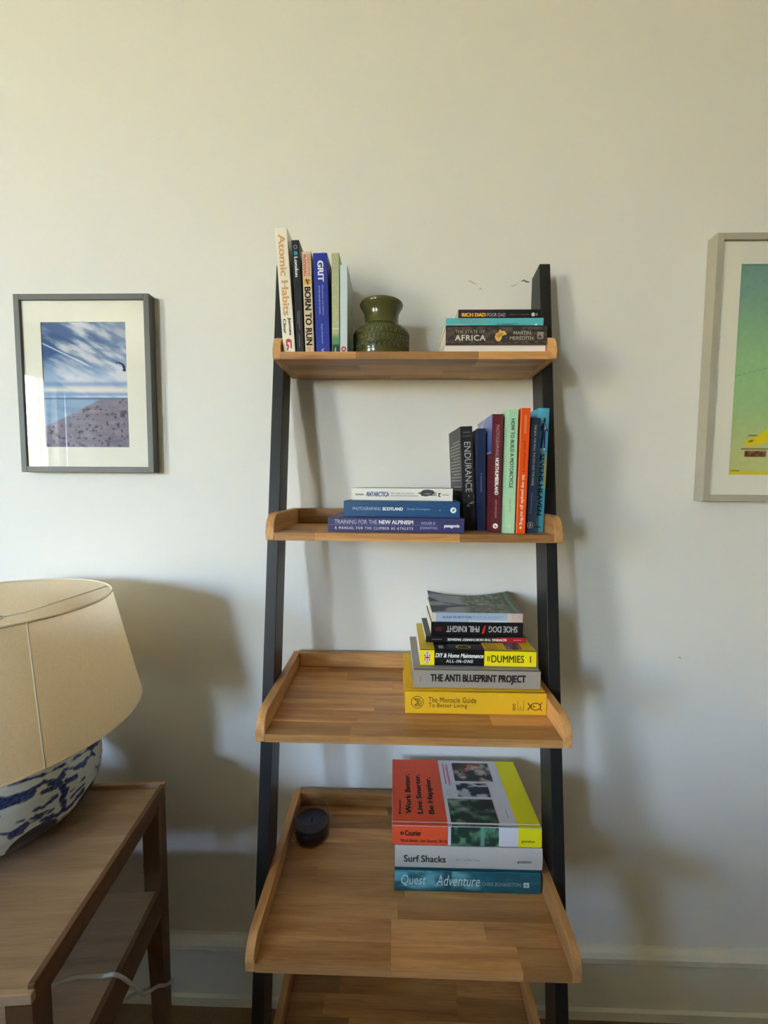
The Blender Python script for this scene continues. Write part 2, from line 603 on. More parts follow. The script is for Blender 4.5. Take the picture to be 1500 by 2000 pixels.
# ------------------------------------------------------------------ ladder bookcase
W = 0.53
TP, HP, TB, TBK, YBACK = 0.0162, 0.0351, 0.0147, 0.0169, -0.0108
SZ = [1.6396, 1.2836, 0.9288, 0.5694, 0.2115]
SY = [-0.1739, -0.2345, -0.3068, -0.3771, -0.4470]
case = thing('ladder_bookcase', 'black and oak leaning ladder bookcase with five tray shelves', 'bookcase')
LA, LB, LD, LW = -0.337, 0.153, 0.0615, 0.0238
for side in (-1, 1):
    xi = -TP - 0.0003 if side < 0 else W + TP + 0.0003
    xo = xi + side * LW
    zt = (-0.0010 - LA - LD) / LB
    prof = [(LA, 0.0), (LA + LD, 0.0), (-0.0010, zt), (-0.0010, 1.858), (LA + LB * 1.866, 1.866)]
    obj('leg', prism_bm(prof, 'x', min(xi, xo), max(xi, xo), bevel=0.0012), M_BLACK, case)
rs = random.Random(11)
for k in range(5):
    z, yf = SZ[k], SY[k]
    core = obj('shelf_board', box_bm(0.0002, W - 0.0002, yf + 0.0006, YBACK - 0.0004, z - TB + 0.0005, z - 0.0005), M_GLUE, case)
    depth = YBACK - yf
    rows = max(3, round(depth / 0.0425))
    rw = depth / rows
    for r in range(rows):
        y0 = yf + r * rw
        x = 0.0
        cuts = [0.0]
        first = rs.uniform(0.06, 0.26)
        while True:
            x += first if len(cuts) == 1 else rs.uniform(0.17, 0.30)
            if x > W - 0.06:
                break
            cuts.append(x)
        cuts.append(W)
        for a, b in zip(cuts[:-1], cuts[1:]):
            g = 0.00012
            o = obj('stave', box_bm(-(b - a) / 2 + g, (b - a) / 2 - g, -rw / 2 + g, rw / 2 - g, -TB / 2, TB / 2), M_OAKX, core)
            o.location = ((a + b) / 2, y0 + rw / 2, z - TB / 2)
    R = 0.032
    for side in (-1, 1):
        x0, x1 = (-TP, 0.0) if side < 0 else (W, W + TP)
        prof = [(YBACK, z - TB + 0.004), (YBACK - 0.004, z - TB), (yf - 0.0005 + 0.002, z - TB), (yf - 0.0005, z - TB + 0.002)]
        for i in range(9):
            a = i / 8 * PI / 2
            prof.append((yf - 0.0005 + R * (1 - math.cos(a)), z + HP - R * (1 - math.sin(a))))
        prof += [(YBACK - 0.006, z + HP), (YBACK, z + HP - 0.006)]
        obj('side_panel', prism_bm(prof, 'x', x0, x1, bevel=0.0018), M_OAKY, case)
    obj('back_rail', box_bm(0.0003, W - 0.0003, YBACK - TBK, YBACK, z + 0.0002, z + HP - 0.0004, bevel=0.0015), M_OAKX, case)


# ------------------------------------------------------------------ books
class Book:
    """local frame: x = thickness, y = depth from the spine, z = height; head of the book at z = H"""

    def __init__(self, label, H, T, D, cover, pages=None, hard=False, bulge=0.0, name='paperback_book', group=None, inset=None, curl=None):
        self.H, self.T, self.D, self.bulge = H, T, D, bulge
        self.layer = 0
        self.root = thing(name, label, 'book', group=group)
        c = 0.0024 if hard else 0.0007
        ov = 0.003 if hard else 0.0003
        if inset is not None:
            ov = inset
        bm = bmesh.new()
        y1 = 0.0095 if hard else 0.0035
        for x0, x1 in ((0.0, c), (T - c, T)):
            prism_bm([(x0, y1), (x1, y1), (x1, D), (x0, D)], 'z', 0.0, H, bm=bm)
        if hard:
            for x0, x1 in ((0.0009, c), (T - c, T - 0.0009)):
                prism_bm([(x0, 0.0050), (x1, 0.0050), (x1, y1), (x0, y1)], 'z', 0.0, H, bm=bm)
        ys = 0.0050 if hard else 0.0035
        prof = [(0.0, ys), (0.0, 0.0012)]
        n = 8
        for i in range(n + 1):
            x = 0.0006 + (T - 0.0012) * i / n
            prof.append((x, self.face_y(x)))
        prof += [(T, 0.0012), (T, ys)]
        if hard:
            prof += [(T - c, ys), (T - c, 0.0036), (c, 0.0036), (c, ys)]
            bmesh.ops.triangulate(bm, faces=[])
            inner = [(c, ys), (c, 0.0036), (T - c, 0.0036), (T - c, ys)]
            prof = prof[:-4]
            prism_bm([prof[0], prof[1], (c, 0.0012), (c, ys)], 'z', 0.0, H, bm=bm)
            prism_bm([(T - c, ys), (T - c, 0.0012), (T, 0.0012), (T, ys)], 'z', 0.0, H, bm=bm)
            prism_bm([(0.0, 0.0012)] + prof[2:-2] + [(T, 0.0012), (T, 0.0034), (0.0, 0.0034)], 'z', 0.0, H, bm=bm)
        else:
            prism_bm(prof, 'z', 0.0, H, bm=bm)
        self.cover = obj('cover', bm, cover, self.root)
        obj('page_block', box_bm(c + 0.0001, T - c - 0.0001, 0.0036, D - ov, ov, H - ov), pages or M_PAGES, self.root)

    def face_y(self, x):
        t = (x / self.T) * 2 - 1
        return -self.bulge * (1 - t * t)

    # ---- printing on the spine: s from the head along the spine, t across it (both 0..1)
    def spine(self, vs, fs, colour, name='lettering'):
        self.layer += 1
        e = 0.00012 + 0.00003 * self.layer
        P = [(t, self.face_y(t) - e, self.H - s) for s, t in vs]
        return from_data(name, P, [f[::-1] for f in fs], ink(*colour) if isinstance(colour, tuple) else colour, self.cover)

    def text(self, body, s0, s1, t0, t1, colour, bold=0.0, shear=0.0, spacing=1.0, name='lettering'):
        vs, fs = text_mesh(body, bold, shear, spacing)
        vs = fit2d(vs, (s0 * self.H, s1 * self.H, t0 * self.T, t1 * self.T))
        P, e = [], 0.00032
        for s, t, k in vs:
            P.append((t, self.face_y(t) - e - 0.00003 * self.layer - 0.00004 * k, self.H - s))
        from_data(name, P, [f for f in fs], ink(*colour), self.cover)

    def rect(self, s0, s1, t0, t1, colour, name='print_block'):
        n = 8
        H, T = self.H, self.T
        vs, fs = [], []
        for i in range(n + 1):
            t = (t0 + (t1 - t0) * i / n) * T
            t = min(max(t, 0.0006), T - 0.0006)
            vs += [(s0 * H, t), (s1 * H, t)]
        for i in range(n):
            fs.append((2 * i, 2 * i + 1, 2 * i + 3, 2 * i + 2))
        return self.spine(vs, fs, colour, name)

    def poly(self, pts, colour, name='print_mark'):
        return self.spine([(s * self.H, t * self.T) for s, t in pts], [tuple(range(len(pts)))], colour, name)

    def disc(self, s, t, r, colour, inner=0.0, name='spine_emblem', ry=None):
        vs, fs = disc2d(s * self.H, t * self.T, r, ry or r, 24, inner)
        return self.spine(vs, fs, colour, name)

    def spine_print(self, s0, s1, t0, t1, nx, ny, func, name='spine_print'):
        self.layer += 1
        e = 0.00012 + 0.00003 * self.layer
        H, T = self.H, self.T

        def place(u, v):
            t = min(max((t0 + (t1 - t0) * v) * T, 0.0006), T - 0.0006)
            return (t, self.face_y(t) - e, H - (s0 + (s1 - s0) * u) * H)
        return print_grid(name, nx, ny, func, place, M_COVERPRINT, self.cover)

    # ---- printing on a cover board: y from the spine, z up from the foot (metres); side +1 front, -1 back
    def board(self, vs, fs, colour, side=1, name='cover_print', e=None):
        self.layer += 1
        e = e if e is not None else (0.00012 + 0.00003 * self.layer)
        x = self.T + e if side > 0 else -e
        return from_data(name, [(x + (0.00004 * v[2] * side if len(v) > 2 else 0.0), v[0], v[1]) for v in vs], fs, ink(*colour) if isinstance(colour, tuple) else colour, self.cover)

    def board_rect(self, y0, y1, z0, z1, colour, side=1, name='cover_print'):
        return self.board([(y0, z0), (y1, z0), (y1, z1), (y0, z1)], [(0, 1, 2, 3)], colour, side, name)

    def board_text(self, body, y0, y1, z0, z1, colour, bold=0.0, side=1):
        vs, fs = text_mesh(body, bold)
        return self.board(fit2d(vs, (y0, y1, z0, z1)), fs, colour, side, 'cover_lettering')

    def board_print(self, y0, y1, z0, z1, nx, ny, func, side=1, name='cover_photo'):
        self.layer += 1
        e = 0.00012 + 0.00003 * self.layer
        x = self.T + e if side > 0 else -e
        return print_grid(name, nx, ny, func, lambda u, v: (x, y0 + (y1 - y0) * u, z0 + (z1 - z0) * v), M_COVERPRINT, self.cover)

    # ---- placing
    def stand(self, x0, y, z, lean=0.0, yaw=0.0):
        """upright, spine toward the room; x0 = left foot corner of the spine; lean in degrees (+ right)"""
        a = math.radians(lean)
        oz = z + 0.0003 + (self.T * math.sin(a) if a > 0 else 0.0)
        M = Matrix.Translation((x0, y, oz)) @ Matrix.Rotation(a, 4, 'Y') @ Matrix.Rotation(math.radians(yaw), 4, 'Z')
        self.root.matrix_world = M
        return self

    def lay(self, xl, xr, yl, yr, z, upside=False):
        """flat, spine toward the room, between the two lower spine corners"""
        rot = math.atan2(yr - yl, xr - xl)
        if not upside:
            M = Matrix.Translation((xr, yr, z)) @ Matrix.Rotation(rot, 4, 'Z') @ Matrix.Rotation(-PI / 2, 4, 'Y')
        else:
            M = Matrix.Translation((xl, yl, z + self.T)) @ Matrix.Rotation(rot, 4, 'Z') @ Matrix.Rotation(PI / 2, 4, 'Y')
        self.root.matrix_world = M
        return self


def cov(name, r, g, b, rough=0.42, spec=0.4, noise=0.03, bump=0.0):
    return mat('cover_' + name, rgb(r, g, b), rough=rough, spec=spec, noise=noise, nscale=30, bump=bump, bscale=600)


Z1, Z2, Z3, Z4 = SZ[0], SZ[1], SZ[2], SZ[3]
G1 = 'books standing at the left of the top shelf'
# ---- top shelf, upright row at the left
b = Book('tall white paperback with tan title, leftmost on the top shelf', 0.2420, 0.0246, 0.130, cov('white_cream', 243, 237, 222), group=G1)
b.stand(0.0030, -0.1635, Z1, -3.7)
b.text('Atomic Habits', 0.05, 0.70, 0.24, 0.80, (222, 170, 118), 0.012, name='title_lettering')
b.text('James', 0.715, 0.86, 0.54, 0.82, (30, 28, 26), 0.01, name='author_lettering')
b.text('Clear', 0.725, 0.845, 0.16, 0.40, (30, 28, 26), 0.01, name='author_lettering')
for q in (((0.895, 0.28), (0.945, 0.28), (0.945, 0.40), (0.915, 0.40), (0.915, 0.62), (0.965, 0.62), (0.965, 0.74), (0.90, 0.74), (0.885, 0.5)),
          ((0.925, 0.44), (0.975, 0.30), (0.985, 0.36), (0.95, 0.52))):
    b.poly(q, (206, 74, 74), 'publisher_emblem')

b = Book('black paperback guide with white city name, second on the top shelf', 0.2185, 0.0152, 0.122, cov('matt_black', 30, 30, 33), group=G1)
b.stand(0.0298, -0.1635, Z1, -2.4)
b.text('London', 0.145, 0.325, 0.30, 0.74, (235, 235, 235), 0.015, name='title_lettering')
b.disc(0.060, 0.5, 0.0042, (120, 128, 134), 0.55)
b.poly(((0.095, 0.28), (0.13, 0.28), (0.135, 0.6), (0.12, 0.78), (0.10, 0.7)), (70, 146, 178))
for s0, s1, t0 in ((0.62, 0.79, 0.55), (0.63, 0.74, 0.36), (0.83, 0.95, 0.42)):
    b.rect(s0, s1, t0, t0 + 0.07, (120, 122, 124), 'print_line')

b = Book('cream and red paperback with bold black title on the top shelf', 0.1965, 0.0182, 0.122, cov('cream_pink', 226, 200, 166), group=G1)
b.stand(0.0474, -0.1635, Z1, -1.75)
b.text('CHRISTOPHER', 0.03, 0.245, 0.56, 0.86, (206, 84, 66), 0.0, name='author_lettering')
b.text('McDOUGALL', 0.03, 0.245, 0.14, 0.46, (206, 84, 66), 0.012, name='author_lettering')
b.disc(0.295, 0.5, 0.0065, (228, 178, 78), ry=0.0075, name='spine_motif')
b.poly(((0.262, 0.45), (0.275, 0.30), (0.30, 0.42), (0.325, 0.60), (0.312, 0.66), (0.29, 0.52)), (74, 42, 30), 'runner_motif')
b.poly(((0.27, 0.62), (0.285, 0.56), (0.292, 0.72), (0.28, 0.78)), (160, 40, 30), 'runner_motif')
b.text('BORN TO RUN', 0.345, 0.925, 0.16, 0.84, (26, 22, 20), 0.016, name='title_lettering')
b.text('EP', 0.945, 0.985, 0.30, 0.62, (196, 110, 90), 0.0, name='publisher_emblem')

b = Book('blue paperback with white capital title on the top shelf', 0.1935, 0.0280, 0.122, cov('royal_blue', 36, 56, 160), group=G1)
b.stand(0.0695, -0.1635, Z1, -1.75)
b.text('GRIT', 0.075, 0.285, 0.30, 0.72, (238, 240, 246), 0.016, name='title_lettering')
b.text('Why passion and resilience', 0.315, 0.62, 0.53, 0.66, (190, 202, 236), name='subtitle_lettering')
b.text('are the secrets to success', 0.325, 0.61, 0.32, 0.45, (190, 202, 236), name='subtitle_lettering')
b.text('Angela Duckworth', 0.705, 0.905, 0.40, 0.54, (190, 202, 236), name='author_lettering')
b.poly(((0.955, 0.62), (0.972, 0.44), (0.99, 0.62), (0.99, 0.54), (0.972, 0.36), (0.955, 0.54)), (230, 236, 246), 'publisher_emblem')

b = Book('slim sage green paperback with dark green foot on the top shelf', 0.1935, 0.0152, 0.122, cov('sage', 178, 190, 150), group=G1)
b.stand(0.1012, -0.1635, Z1, -0.2)


def sage_spine(u, v):
    base = mixc((176, 188, 148), (186, 182, 140), fbm(u, v, (26, 3), 5))
    base = mixc(base, (196, 204, 172), ss(0.55, 0.7, fbm(u, v, (60, 6), 9)) * 0.7)
    base = mixc(base, (206, 216, 196), ss(0.745, 0.75, u) * (1 - ss(0.76, 0.765, u)))
    base = mixc(base, (92, 150, 104), ss(0.79, 0.86, u))
    base = mixc(base, (40, 74, 50), ss(0.90, 0.93, u))
    return base


b.spine_print(0.0, 1.0, 0.0, 1.0, 120, 8, sage_spine)
b.rect(0.945, 0.985, 0.38, 0.56, (170, 186, 160), 'print_line')

b = Book('thin pale blue paperback with red oval emblem beside the green vase', 0.1705, 0.0150, 0.120, cov('pale_blue', 206, 220, 228), group=G1)
b.stand(0.1176, -0.1635, Z1, -0.1)
b.disc(0.955, 0.5, 0.0052, (190, 62, 52), 0.45, name='publisher_emblem', ry=0.0048)
b.board_rect(0.062, 0.070, 0.098, 0.110, (96, 130, 196), 1)

# ---- top shelf, stack at the right
G1R = 'books lying at the right of the top shelf'
b = Book('thin pale book with its white page edges facing out, under the dark brown book', 0.2035, 0.0156, 0.118, cov('pale_pink', 226, 204, 196), pages=M_PAGEW, group=G1R, inset=0.0010)
b.root.matrix_world = Matrix.Translation((0.3255, -0.1610 + 0.118, Z1 + 0.0003)) @ Matrix.Rotation(PI, 4, 'Z') @ Matrix.Rotation(-PI / 2, 4, 'Y')



zz = Z1 + 0.0003 + 0.0156
b = Book('thick dark brown paperback with gold emblem on the top shelf stack', 0.1995, 0.0368, 0.126, cov('dark_brown', 74, 64, 58), group=G1R)
b.lay(0.3290, 0.5285, -0.1650, -0.1650, zz + 0.0002)


def africa_spine(u, v):
    n = fbm(u, v, (30, 7), 21)
    base = mixc((56, 48, 44), (98, 86, 78), ss(0.3, 0.75, n))
    return mixc(base, (30, 25, 24), ss(0.90, 1.0, v))


b.spine_print(0.0, 1.0, 0.0, 1.0, 150, 30, africa_spine)
b.text('THE STATE OF', 0.095, 0.385, 0.60, 0.76, (186, 176, 164), 0.0, spacing=1.1, name='title_lettering')
b.text('AFRICA', 0.09, 0.395, 0.20, 0.50, (232, 226, 214), 0.008, spacing=1.1, name='title_lettering')
b.poly(((0.485, 0.42), (0.50, 0.58), (0.52, 0.64), (0.535, 0.80), (0.55, 0.72), (0.58, 0.72), (0.605, 0.55), (0.585, 0.50), (0.56, 0.46), (0.55, 0.28), (0.53, 0.16), (0.505, 0.18), (0.49, 0.30)), (226, 184, 104), 'map_emblem')
b.poly(((0.515, 0.34), (0.545, 0.40), (0.575, 0.60), (0.53, 0.62), (0.50, 0.48)), (196, 146, 66), 'map_emblem')
b.text('MARTIN', 0.67, 0.84, 0.52, 0.70, (206, 196, 184), 0.0, name='author_lettering')
b.text('MEREDITH', 0.635, 0.865, 0.24, 0.42, (206, 196, 184), 0.0, name='author_lettering')
b.rect(0.905, 0.965, 0.30, 0.66, (156, 148, 140), 'publisher_emblem')
b.poly(((0.912, 0.36), (0.93, 0.52), (0.945, 0.40), (0.958, 0.36)), (58, 50, 46), 'publisher_emblem')

zz += 0.0002 + 0.0368
b = Book('turquoise paperback lying second from top on the top shelf stack', 0.1915, 0.0146, 0.122, cov('turquoise', 92, 188, 200), group=G1R)
b.lay(0.3292, 0.5207, -0.1650, -0.1650, zz + 0.0002)
b.text('PRISONERS', 0.14, 0.40, 0.24, 0.84, (128, 164, 160), 0.0, name='title_lettering')
b.rect(0.0, 0.24, 0.0, 0.09, (226, 232, 226), 'print_line')
b.text('OF GEOGRAPHY', 0.52, 0.74, 0.02, 0.26, (70, 92, 96), 0.0, name='title_lettering')
b.disc(0.925, 0.10, 0.0030, (236, 240, 236), ry=0.0016, name='publisher_emblem')

zz += 0.0002 + 0.0146
b = Book('dark purple paperback with yellow title, topmost on the top shelf stack', 0.1612, 0.0162, 0.106, cov('purple_black', 42, 28, 40), group=G1R)
b.lay(0.3532, 0.5144, -0.1650, -0.1650, zz + 0.0002)
b.spine_print(0.0, 1.0, 0.0, 1.0, 60, 6, lambda u, v: mixc((70, 34, 62), (24, 24, 22), ss(0.25, 0.75, u)))
b.text('RICH DAD', 0.04, 0.335, 0.12, 0.56, (244, 196, 48), 0.03, name='title_lettering')
b.text('POOR DAD', 0.35, 0.575, 0.12, 0.54, (206, 200, 204), -0.004, name='title_lettering')
b.text('Robert T. Kiyosaki', 0.63, 0.865, 0.26, 0.44, (150, 146, 130), name='author_lettering')
b.disc(0.912, 0.36, 0.0038, (214, 212, 206), name='publisher_emblem')
b.rect(0.945, 0.965, 0.22, 0.52, (150, 148, 140), 'publisher_emblem')

# ---- second shelf, stack at the left
G2L = 'books lying in the middle of the second shelf'
b = Book('indigo paperback with two lines of white capitals, bottom of the second shelf stack', 0.2650, 0.0283, 0.168, cov('indigo', 62, 62, 112), group=G2L)
b.lay(0.0993, 0.3640, -0.2065, -0.2170, Z2 + 0.0003)
b.text('TRAINING FOR THE', 0.05, 0.365, 0.56, 0.84, (206, 208, 228), -0.004, name='title_lettering')
b.text('NEW ALPINISM', 0.378, 0.63, 0.56, 0.84, (244, 244, 250), 0.014, name='title_lettering')
b.rect(0.0, 0.80, 0.485, 0.505, (122, 132, 176), 'print_line')
b.text('A MANUAL FOR THE CLIMBER AS ATHLETE', 0.05, 0.63, 0.18, 0.36, (226, 226, 238), 0.006, spacing=1.35, name='subtitle_lettering')
b.text('HOUSE &', 0.69, 0.79, 0.57, 0.75, (206, 208, 228), name='author_lettering')
b.text('JOHNSTON', 0.68, 0.805, 0.20, 0.40, (206, 208, 228), name='author_lettering')
b.text('patagonia', 0.855, 0.967, 0.32, 0.60, (246, 246, 250), 0.02, name='publisher_lettering')
z2 = Z2 + 0.0003 + 0.0283
b = Book('mid blue paperback with round white emblem, middle of the second shelf stack', 0.2290, 0.0312, 0.150, cov('mid_blue', 32, 78, 126), group=G2L)
b.lay(0.1285, 0.3565, -0.1905, -0.2080, z2 + 0.0003)
b.text('PHOTOGRAPHING', 0.08, 0.325, 0.42, 0.62, (176, 196, 220), -0.006, name='title_lettering')
b.text('SCOTLAND', 0.34, 0.518, 0.42, 0.62, (246, 248, 252), 0.022, name='title_lettering')
b.text('Dougie Cunningham', 0.555, 0.75, 0.44, 0.58, (170, 190, 214), name='author_lettering')
b.disc(0.945, 0.48, 0.0058, (240, 244, 246), name='spine_emblem')
b.poly(((0.935, 0.40), (0.952, 0.44), (0.958, 0.56), (0.948, 0.56), (0.94, 0.50)), (60, 100, 140), 'spine_emblem')
b.disc(0.833, 0.47, 0.0012, (150, 176, 204), name='spine_emblem')
z2 += 0.0003 + 0.0312
b = Book('white paperback with blue title and small dark picture, top of the second shelf stack', 0.2060, 0.0252, 0.126, cov('off_white', 236, 232, 224), group=G2L)
b.lay(0.1400, 0.3460, -0.1600, -0.1790, z2 + 0.0003)
b.text('MCGONIGAL', 0.04, 0.125, 0.40, 0.54, (60, 58, 56), 0.01, name='author_lettering')
b.text('ANTARCTICA', 0.148, 0.378, 0.32, 0.70, (74, 92, 138), 0.018, name='title_lettering')
b.text('FIRST-HAND ACCOUNTS OF', 0.395, 0.62, 0.53, 0.64, (84, 82, 80), name='subtitle_lettering')
b.text('EXPLORATION AND ENDURANCE', 0.395, 0.665, 0.34, 0.45, (84, 82, 80), name='subtitle_lettering')
b.poly(((0.655, 0.62), (0.69, 0.70), (0.71, 0.86), (0.76, 0.92), (0.81, 0.84), (0.83, 0.66), (0.80, 0.46), (0.74, 0.36), (0.70, 0.40), (0.685, 0.56)), (64, 66, 68), 'spine_picture')
for t in (0.62, 0.52, 0.42):
    b.rect(0.79, 0.845, t, t + 0.05, (64, 66, 68), 'spine_picture')
b.poly(((0.71, 0.56), (0.76, 0.62), (0.80, 0.60), (0.76, 0.50)), (128, 130, 130), 'spine_picture')
b.rect(0.862, 0.888, 0.34, 0.64, (50, 40, 44), 'publisher_emblem')
b.disc(0.884, 0.48, 0.0026, (232, 228, 220), name='publisher_emblem')
b.rect(0.90, 0.965, 0.46, 0.52, (150, 146, 142), 'print_line')
# picture on its front board
b.board_print(0.004, 0.122, 0.004, 0.20, 30, 40, lambda u, v: mixc((150, 152, 160), (92, 92, 94), ss(0.35, 0.7, fbm(u, v, (3, 8), 33))))

# ---- second shelf, upright row at the right
G2R = 'books standing at the right of the second shelf'
b = Book('black paperback with tall grey title and printed back cover on the second shelf', 0.2110, 0.0248, 0.122, cov('charcoal', 42, 41, 42), group=G2R)
b.stand(0.3740, -0.1560, Z2 + 0.0008, -3.2, yaw=3.5)
b.text('ENDURANCE', 0.15, 0.635, 0.26, 0.80, (196, 194, 190), 0.0, name='title_lettering')
b.rect(0.05, 0.065, 0.2, 0.8, (96, 94, 92), 'print_line')
b.rect(0.085, 0.10, 0.15, 0.85, (84, 82, 80), 'print_line')
b.spine_print(0.655, 0.80, 0.08, 0.92, 30, 16, lambda u, v: mixc((34, 33, 34), (170, 166, 160), ss(0.5, 0.75, fbm(u, v, (5, 4), 41)) * ss(0, 0.15, u)))
for i in range(16):
    zr = 0.182 - i * 0.0068
    if i == 13:
        continue
    wdt = 0.098 if i % 5 else 0.072
    b.board_rect(0.010, 0.010 + (0.07 if i > 13 else wdt), zr, zr + 0.0019, (168, 166, 162), -1, 'blurb_line')
b.board_rect(0.012, 0.1, 0.072, 0.0728, (168, 166, 162), -1, 'blurb_line')

b = Book('slim navy paperback between the black book and the maroon book', 0.2065, 0.0172, 0.124, cov('navy', 28, 42, 76), group=G2R)
b.stand(0.3996, -0.1650, Z2, -1.3)
b.rect(0.46, 0.62, 0.40, 0.52, (92, 110, 150), 'print_line')
b.rect(0.435, 0.45, 0.40, 0.55, (92, 110, 150), 'print_line')

b = Book('maroon paperback with white capitals and photo on its cover, second shelf', 0.2300, 0.0212, 0.150, cov('maroon', 98, 32, 42), group=G2R)
b.stand(0.4195, -0.1975, Z2, -0.1)
b.root.location.x = 0.4180
b.text('PHOTOGRAPHING', 0.09, 0.355, 0.34, 0.66, (200, 150, 150), -0.006, name='title_lettering')
b.text('NORTHUMBERLAND', 0.365, 0.68, 0.34, 0.68, (246, 240, 240), 0.02, name='title_lettering')
b.text('ANITA NICHOLSON', 0.72, 0.875, 0.40, 0.58, (206, 160, 160), name='author_lettering')
b.disc(0.945, 0.48, 0.0052, (240, 236, 236), name='spine_emblem')
b.poly(((0.935, 0.38), (0.952, 0.42), (0.958, 0.58), (0.948, 0.56)), (130, 70, 76), 'spine_emblem')
b.board_print(0.001, 0.149, 0.158, 0.229, 30, 20, lambda u, v: mixc(mixc((54, 78, 150), (128, 138, 206), v), (196, 190, 170), ss(0.55, 0.75, fbm(u, v, (6, 3), 17)) * ss(0.2, 0.5, u)), -1)
b.board_rect(0.001, 0.149, 0.155, 0.158, (206, 176, 190), -1)
for zr in (0.145, 0.098, 0.067):
    b.board_rect(0.006, 0.009, zr, zr + 0.003, (214, 196, 200), -1)

b = Book('mint green paperback with dark green capitals on the second shelf', 0.2365, 0.0205, 0.150, cov('mint', 178, 222, 184), group=G2R)
b.stand(0.4412, -0.2130, Z2, 0.4)
b.text('HOW TO BUILD A MOTORCYCLE', 0.075, 0.63, 0.34, 0.68, (46, 84, 74), 0.012, name='title_lettering')
b.text('Gary Inman', 0.715, 0.825, 0.40, 0.58, (92, 130, 112), name='author_lettering')
b.rect(0.925, 0.955, 0.30, 0.62, (206, 226, 186), 'publisher_emblem')

b = Book('bright orange paperback with white lower case lettering on the second shelf', 0.2385, 0.0180, 0.150, cov('orange', 238, 84, 22), group=G2R)
b.stand(0.4634, -0.2150, Z2, 0.9)
b.rect(0.0, 1.0, 0.0, 0.07, (240, 210, 160), 'print_line')
b.text('yvon chouinard', 0.255, 0.505, 0.34, 0.72, (176, 42, 14), 0.004, name='author_lettering')
b.text('let my people go surfing', 0.53, 0.93, 0.30, 0.74, (252, 226, 206), 0.010, name='title_lettering')
for t in (0.42, 0.56):
    b.rect(0.055, 0.20, t, t + 0.06, (248, 170, 120), 'print_line')
b.disc(0.952, 0.48, 0.0026, (246, 236, 230), name='publisher_emblem', ry=0.0022)

b = Book('dark navy hardback with small cream title and round emblem on the second shelf', 0.2220, 0.0215, 0.140, cov('ink_navy', 38, 52, 78), hard=True, name='hardback_book', group=G2R)
b.stand(0.4826, -0.2040, Z2, 1.2)
b.text('THE BOY, THE MOLE, THE FOX AND THE HORSE', 0.06, 0.585, 0.42, 0.64, (176, 172, 150), 0.006, name='title_lettering')
b.text('Charlie Mackesy', 0.645, 0.83, 0.42, 0.60, (128, 132, 130), name='author_lettering')
b.disc(0.93, 0.5, 0.0062, (150, 144, 112), 0.72, name='publisher_emblem')
b.disc(0.93, 0.5, 0.0032, (160, 154, 124), name='publisher_emblem', ry=0.002)

b = Book('sky blue hardback with dark capitals and standing figure, right end of the second shelf', 0.2440, 0.0226, 0.140, cov('sky_blue', 84, 176, 206), hard=True, bulge=0.002, name='hardback_book', group=G2R)
b.stand(0.5066, -0.1820, Z2, 1.15)
b.root.location.x = 0.5050
b.text('SEVENS HEAVEN', 0.365, 0.865, 0.34, 0.72, (26, 40, 66), 0.014, name='title_lettering')
b.rect(0.37, 0.64, 0.76, 0.97, (178, 172, 112), 'print_block')
NV = (34, 52, 104)
b.poly(((0.075, 0.62), (0.078, 0.52), (0.10, 0.50), (0.118, 0.54), (0.118, 0.66), (0.09, 0.68)), (40, 44, 60), 'printed_figure')
b.poly(((0.118, 0.46), (0.135, 0.36), (0.19, 0.12), (0.205, 0.14), (0.165, 0.40), (0.225, 0.40), (0.225, 0.72), (0.17, 0.74), (0.19, 0.90), (0.175, 0.94), (0.125, 0.72)), NV, 'printed_figure')
b.poly(((0.225, 0.38), (0.32, 0.34), (0.32, 0.48), (0.24, 0.54), (0.32, 0.62), (0.32, 0.74), (0.225, 0.73)), NV, 'printed_figure')
b.rect(0.32, 0.345, 0.32, 0.46, (226, 230, 236), 'printed_figure')
b.rect(0.32, 0.335, 0.62, 0.74, (226, 230, 236), 'printed_figure')
b.rect(0.15, 0.172, 0.58, 0.70, (210, 180, 196), 'printed_figure')
b.poly(((0.95, 0.2), (0.96, 0.34), (0.952, 0.5), (0.96, 0.66), (0.95, 0.84), (0.966, 0.66), (0.962, 0.5), (0.966, 0.34)), (34, 52, 72), 'publisher_emblem')

# ---- third shelf stack
G3 = 'books stacked on the third shelf'
z3 = Z3 + 0.0003
b = Book('large yellow hardback with brown lettering, bottom of the third shelf stack', 0.2745, 0.0440, 0.186, cov('yellow_cloth', 232, 182, 40, rough=0.7, spec=0.2, bump=0.15), hard=True, name='hardback_book', group=G3)
b.lay(0.2539, 0.5284, -0.2290, -0.2270, z3)
BR = (84, 58, 20)
b.disc(0.085, 0.52, 0.0122, BR, 0.90, name='spine_emblem')
for q in (((0.060, 0.68), (0.105, 0.68), (0.105, 0.64), (0.060, 0.64)), ((0.066, 0.64), (0.088, 0.52), (0.066, 0.40), (0.074, 0.40), (0.097, 0.52), (0.074, 0.64)),
          ((0.066, 0.40), (0.11, 0.40), (0.11, 0.36), (0.066, 0.36))):
    b.poly(q, BR, 'spine_emblem')
b.disc(0.101, 0.52, 0.0042, BR, 0.70, name='spine_emblem')
b.text('The Monocle Guide', 0.165, 0.505, 0.52, 0.77, BR, 0.0, spacing=1.05, name='title_lettering')
b.text('To Better Living', 0.165, 0.44, 0.24, 0.49, BR, 0.0, spacing=1.05, name='title_lettering')
b.disc(0.772, 0.46, 0.0028, BR, 0.6, name='spine_emblem')
b.disc(0.772, 0.32, 0.0028, BR, 0.6, name='spine_emblem')
b.disc(0.772, 0.24, 0.0022, BR, 0.6, name='spine_emblem')
